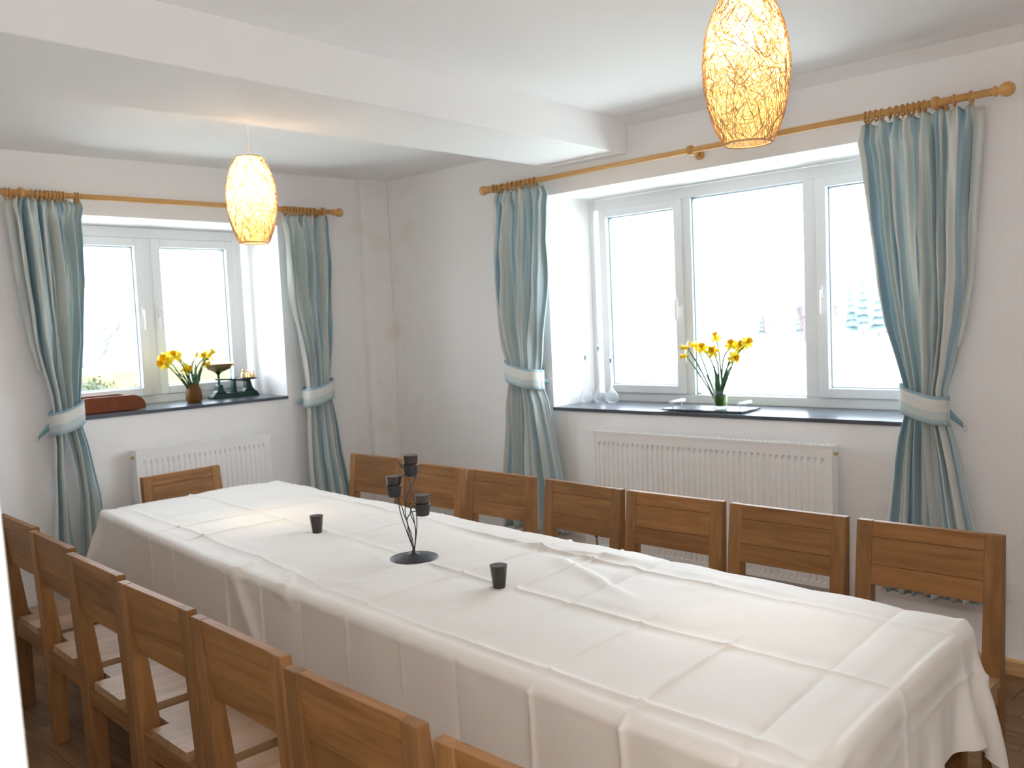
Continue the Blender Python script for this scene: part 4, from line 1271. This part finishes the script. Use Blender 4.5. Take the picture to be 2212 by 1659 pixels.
fl2 = [(-1.655, 1.448, -1, -0.2, 'daffodil hanging lowest at the far left of the brown vase', 1.25),
       (-1.640, 1.478, -1, 0.2, 'large daffodil at the left of the brown vase, just above the lowest', 1.3),
       (-1.585, 1.500, -0.6, 0.6, 'upper left daffodil of the brown vase', 1.15),
       (-1.545, 1.490, 0.1, 0.5, 'small daffodil beside the upper left one in the brown vase', 0.9),
       (-1.497, 1.405, 0.2, 0.1, 'daffodil low in the middle of the brown vase facing the room', 1.0),
       (-1.445, 1.492, 0.0, 1.0, 'closed green-yellow daffodil bud standing in the middle of the brown vase', 0.6),
       (-1.378, 1.482, -0.6, 0.3, 'daffodil right of centre in the brown vase, turned left', 0.95),
       (-1.338, 1.495, 0.6, 1.0, 'tallest daffodil at the right of the brown vase, upright deep yellow', 1.3),
       (-1.350, 1.428, 0.7, 0.0, 'daffodil lowest on the right of the brown vase, next to the scale pan', 0.95)]
for i, (y_, z, fy, fz, lb, sc_) in enumerate(fl2):
    a = r5.uniform(0, 6.28); bx = VL + Vector((0.014*math.cos(a), 0.014*math.sin(a), 0.02))
    daffodil(bx, (VL.x+r5.uniform(-0.03, 0.03), y_, z), (0.7, fy, fz), lb, G2, sc=sc_*1.4, bend=0.025)
for i in range(10):
    an = [-0.16, -0.13, -0.11, -0.08, -0.05, -0.02, 0.03, 0.06, 0.09, 0.12][i]
    a = r5.uniform(0, 6.28); bx = VL + Vector((0.014*math.cos(a), 0.014*math.sin(a), 0.02))
    leafblade(bx, (VL.x+r5.uniform(-0.03, 0.03), VL.y+an, VL.z+0.26+r5.uniform(-0.05, 0.03)), ORD[i]+' leaf from the left among the green leaves in the brown vase', 'leaves in the brown vase', 0.014)
t = thing('glass_ornament', 'small curled clear glass ornament behind the brown vase', 'ornament', (-0.26, -1.395, LZ))
obj('foot', MB().lathe([(0, 0), (0.022, 0), (0.020, 0.006), (0.006, 0.012), (0, 0.013)], n=18), M_glass, t, smooth=True)
pts = [(0, 0.028*math.sin(a*1.0)*(1-a/14), 0.012+0.010*a+0.012*math.cos(a)*(1-a/14)) for a in np.linspace(0, 9, 50)]
obj('curl', MB().tube(pts, [0.006*(1-0.6*i/49) for i in range(50)], 8), M_glass, t, smooth=True)

# kitchen scales
sc0 = thing('kitchen_scales', 'old dark green cast iron kitchen scales with a brass pan on the left window sill', 'scales', (-0.285, -1.125, LZ))
# body lies along local y (towards the corner = +y)
bd = MB()
outline = [(-0.175, 0.0), (0.165, 0.0), (0.168, 0.016), (0.150, 0.040), (0.125, 0.062), (0.118, 0.105), (0.085, 0.108), (0.080, 0.052), (0.068, 0.038),
           (0.020, 0.034), (0.014, 0.040), (0.012, 0.112), (-0.012, 0.112), (-0.014, 0.040), (-0.020, 0.034), (-0.065, 0.034), (-0.082, 0.052), (-0.090, 0.085), (-0.118, 0.088), (-0.122, 0.052), (-0.150, 0.034), (-0.172, 0.014)]
# split in three convex-ish prisms so the open windows in the casting stay open
bd.prism([(-0.175, 0.0), (0.168, 0.0), (0.168, 0.014), (0.150, 0.034), (-0.150, 0.034), (-0.172, 0.014)], 0, -0.032, 0.032)
bd.prism([(0.150, 0.034), (0.128, 0.060), (0.118, 0.105), (0.085, 0.108), (0.080, 0.055), (0.062, 0.034)], 0, -0.026, 0.026)
bd.prism([(-0.062, 0.034), (-0.082, 0.055), (-0.090, 0.092), (-0.120, 0.092), (-0.126, 0.055), (-0.150, 0.034)], 0, -0.026, 0.026)
bd.prism([(0.014, 0.034), (0.010, 0.118), (-0.010, 0.118), (-0.014, 0.034)], 0, -0.020, 0.020)
obj('cast_body', bd, M_green, sc0, bevel=0.004)
bm_ = MB()
for dx in (-0.024, 0.024):
    bm_.prism([(-0.118, 0.122), (0.112, 0.100), (0.112, 0.108), (0.0, 0.125), (-0.118, 0.132)], 0, dx-0.004, dx+0.004)
obj('beam_arm', bm_, M_green, sc0, bevel=0.001)
obj('pivot', MB().tube([(-0.032, 0, 0.117), (0.032, 0, 0.117)], 0.007, 10), M_green, sc0, smooth=True)
obj('pan_post', MB().lathe([(0.014, 0.088), (0.008, 0.10), (0.008, 0.155), (0.018, 0.168), (0.040, 0.174), (0, 0.175)], (0, -0.104, 0), 16), M_green, sc0, smooth=True)
obj('brass_pan', MB().lathe([(0, 0.174), (0.040, 0.178), (0.075, 0.192), (0.096, 0.212), (0.105, 0.228), (0.108, 0.230), (0.104, 0.232), (0.094, 0.216), (0.073, 0.197), (0.04, 0.183), (0, 0.180)], (0, -0.104, 0), 40), M_brass, sc0, smooth=True)['label'] = 'round brass pan'
obj('weight_plate', MB().lathe([(0, 0.108), (0.020, 0.108), (0.060, 0.116), (0.062, 0.121), (0, 0.121)], (0, 0.108, 0), 28), M_green, sc0, smooth=True)
wl = ['largest bell-shaped brass weight on the green scales plate', 'brass bell weight at the front of the green scales plate', 'medium brass bell weight at the back of the scales plate', 'smallest brass bell weight, nearest the window reveal']
for i, (dx, dy, s_) in enumerate(((-0.012, -0.024, 1.0), (0.026, 0.004, 0.8), (-0.026, 0.018, 0.9), (0.010, 0.036, 0.75))):
    o = thing('brass_weight', wl[i], 'weight', (-0.285+dx, -1.125+0.108+dy, LZ+0.1215), 0, 'brass weights on the scales')
    obj('weight_body', MB().lathe([(0, 0), (0.016*s_, 0), (0.017*s_, 0.004), (0.014*s_, 0.030*s_), (0.006*s_, 0.040*s_), (0, 0.040*s_)], n=18), M_brass, o, smooth=True)
    obj('knob', MB().lathe([(0, 0.038*s_), (0.004*s_, 0.040*s_), (0.009*s_, 0.050*s_), (0.007*s_, 0.058*s_), (0, 0.060*s_)], n=14), M_brass, o, smooth=True)

# ------------------------------------------------------------------ outside
M_field = plain('pale_field', (0.55, 0.56, 0.50), 0.9, var=0.12, vscale=0.4)  # bare field, colour kept pale so it overexposes to white
M_hill = plain('hazy_hill', (0.30, 0.34, 0.34), 0.9, var=0.15, vscale=0.05)
M_conif = plain('conifer_green', (0.095, 0.13, 0.14), 0.9, var=0.2, vscale=3)
M_bare = plain('bare_twig_pink', (0.105, 0.075, 0.08), 0.9, var=0.2, vscale=3)
M_bush = plain('garden_bush', (0.050, 0.062, 0.030), 0.9, var=0.45, vscale=5)
M_bank = plain('dry_grass_bank', (0.16, 0.13, 0.05), 0.9, var=0.3, vscale=3)
M_gtree = plain('pale_grey_bark', (0.13, 0.135, 0.125), 0.9)  # bark colour lightened and greyed so the garden tree looks faint
M_post = plain('weathered_post', (0.10, 0.10, 0.085), 0.8)
struct('ground_outside', MB().grid([[(x, y, -0.55) for y in (-80, 260)] for x in (-260, 60)]), M_field)
def hill(name, cx, cy, rx, ry, hh, mat):
    P = []
    for i in range(25):
        row = []
        for j in range(25):
            u, v = -1+2*i/24, -1+2*j/24
            d = max(0, 1-(u*u+v*v)); row.append((cx+u*rx, cy+v*ry, -0.7+hh*d*d*(3-2*d)*0.6 + hh*0.3*d*(0.5+0.5*noise.noise(Vector((u*3, v*3, cx))))))
        P.append(row)
    struct(name, MB().grid(P), mat, smooth=True)
hill('hill', -120, 230, 110, 60, 16, M_hill)
hill('hill', -230, 40, 60, 90, 12, M_hill)
def conifer(x, y, h_, label):
    t = thing('conifer', label, 'tree', (x, y, -0.6), 0, 'far conifers beyond the field')
    obj('trunk', MB().tube([(0, 0, 0), (0, 0, h_*0.9)], [h_*0.02, h_*0.005], 6), M_post, t)
    m = MB(); n = 11; rr = random.Random(int(x*10))
    for k in range(7):
        z0 = h_*(0.12+0.125*k); R0 = h_*0.20*(1-k/7.6)
        base = len(m.v)
        for i in range(n): 
            a = 6.283*i/n; q = R0*(0.75+0.5*rr.random()); m.v.append((q*math.cos(a), q*math.sin(a), z0-0.02*h_*rr.random()))
        m.v.append((0, 0, z0+h_*0.22))
        for i in range(n): m.f.append((base+i, base+(i+1) % n, base+n))
    obj('branches', m, M_conif, t)
def baretree(x, y, h_, label, grp, mat=None):
    mat = mat or M_bare
    t = thing('bare_tree', label, 'tree', (x, y, -0.6), 0, grp)
    rr = random.Random(int(abs(x*13+y)))
    m = MB(); tw = MB()
    def br(p, d, L, r_, lv):
        e = p+d*L
        (m if lv < 2 else tw).tube([p, e], [r_, r_*0.6], 4, cap=False)
        if lv < 4:
            for k in range(3 if lv else 4):
                nd = (d + Vector((rr.uniform(-1, 1), rr.uniform(-1, 1), rr.uniform(-0.2, 0.7)))*0.75).normalized()
                br(p+d*L*rr.uniform(0.6, 1.0), nd, L*rr.uniform(0.55, 0.75), r_*0.55, lv+1)
    br(Vector((0, 0, 0)), Vector((0, 0, 1)), h_*0.38, h_*(0.035 if mat is M_bare else 0.018), 0)
    obj('trunk', m, mat, t); obj('twigs', tw, mat, t)
for i, (x, y, hh) in enumerate(((-23.4, 60, 3.7), (-22.9, 66, 4.6), (-21.4, 60, 3.9), (-21.9, 68, 4.9), (-25.3, 60, 3.3), (-30.5, 64, 2.8), (-19.4, 60, 4.2))):
    conifer(x, y, hh, 'faint dark conifer beyond the wide window, roughly %d metres tall, %s of the far row' % (round(hh), ORD[i]))
for i, (x, y, hh) in enumerate(((-22.4, 54, 3.0), (-21.2, 52, 3.3), (-20.2, 54, 3.2), (-19.2, 52, 3.4), (-24.2, 54, 2.5), (-25.6, 55, 2.4), (-27.6, 55, 2.0))):
    baretree(x, y, hh, ORD[i]+' of the faint pinkish bare trees across the field beyond the wide window', 'bare trees beyond the field')
t = thing('telegraph_pole', 'slim weathered pole standing in the garden beyond the two-light window', 'pole', (-8.0, 2.48, -0.6))
obj('pole_shaft', MB().tube([(0, 0, 0), (0.01, 0.01, 3.03)], [0.045, 0.036], 10), M_post, t)
for k in range(4): obj('staple', MB().box(0.035, 0.05, -0.006, 0.006, 2.75-0.32*k, 2.775-0.32*k), M_post, t)
def bush(x, y, z, s_, mat, label, grp, name='garden_shrub'):
    rr = random.Random(int(abs(x*31+y*17)))
    t = thing(name, label, 'shrub', (x, y, z), 0, grp)
    m = MB()
    for k in range(420):
        u = Vector((rr.gauss(0, 1), rr.gauss(0, 1), abs(rr.gauss(0, 1)))).normalized()
        c = Vector((u.x*s_, u.y*s_*1.1, u.z*s_*0.9))*rr.uniform(0.7, 1.08)
        a = Vector((rr.uniform(-1, 1), rr.uniform(-1, 1), rr.uniform(-1, 1))).normalized(); b2 = a.cross(u).normalized()
        q = s_*0.085
        base = len(m.v); m.v += [tuple(c-a*q), tuple(c+b2*q*0.6), tuple(c+a*q), tuple(c-b2*q*0.6)]; m.f.append((base, base+1, base+2, base+3))
    obj('foliage', m, mat, t)
    obj('stems', MB().tube([(0, 0, -0.55-z), (0, 0, s_*0.2)], 0.05, 6), M_post, t)
    core = MB().lathe([(s_*0.7*math.cos(a), s_*0.65*math.sin(a)) for a in np.linspace(0, 1.5, 7)], n=12)
    obj('branch_mass', core, mat, t, smooth=True)
for i, (x, y, z, s_) in enumerate(((-6.6, -0.62, 0.70, 0.40), (-6.5, 0.22, 0.80, 0.36), (-6.5, 0.88, 0.74, 0.28), (-7.9, 0.95, 0.76, 0.36), (-6.6, 1.55, 0.66, 0.30))):
    bush(x, y, z, s_, M_bush, ORD[i]+' green-brown shrub from the left, low in the garden behind the left sash', 'garden shrubs outside the left sash')
b = MB(); P = []
for i in range(30):
    y_ = 1.6+5.2*i/29
    hq = 1.14+0.10*noise.noise(Vector((y_*2, 0, 0)))
    P.append([(-10.2, y_, -0.6), (-10.6, y_, hq-0.15), (-11.0, y_, hq), (-11.6, y_, hq-0.1), (-12.4, y_, -0.6)])
bk = obj('grass_bank', MB().grid(P), M_bank, None, smooth=True); tag(bk, 'tan dry grass bank in the garden beyond the two-light window', 'bank')
baretree(-14.5, 3.3, 4.6, 'faint spindly bare tree beyond the left sash', 'garden trees', M_gtree)
t = thing('gate_post', 'short grey post standing in the field beyond the left light of the wide window', 'post', (-7.25, 15, -0.6))
obj('post_shaft', MB().box(-0.09, 0.09, -0.09, 0.09, 0, 0.95), M_post, t, bevel=0.01)

bpy.context.view_layer.update()
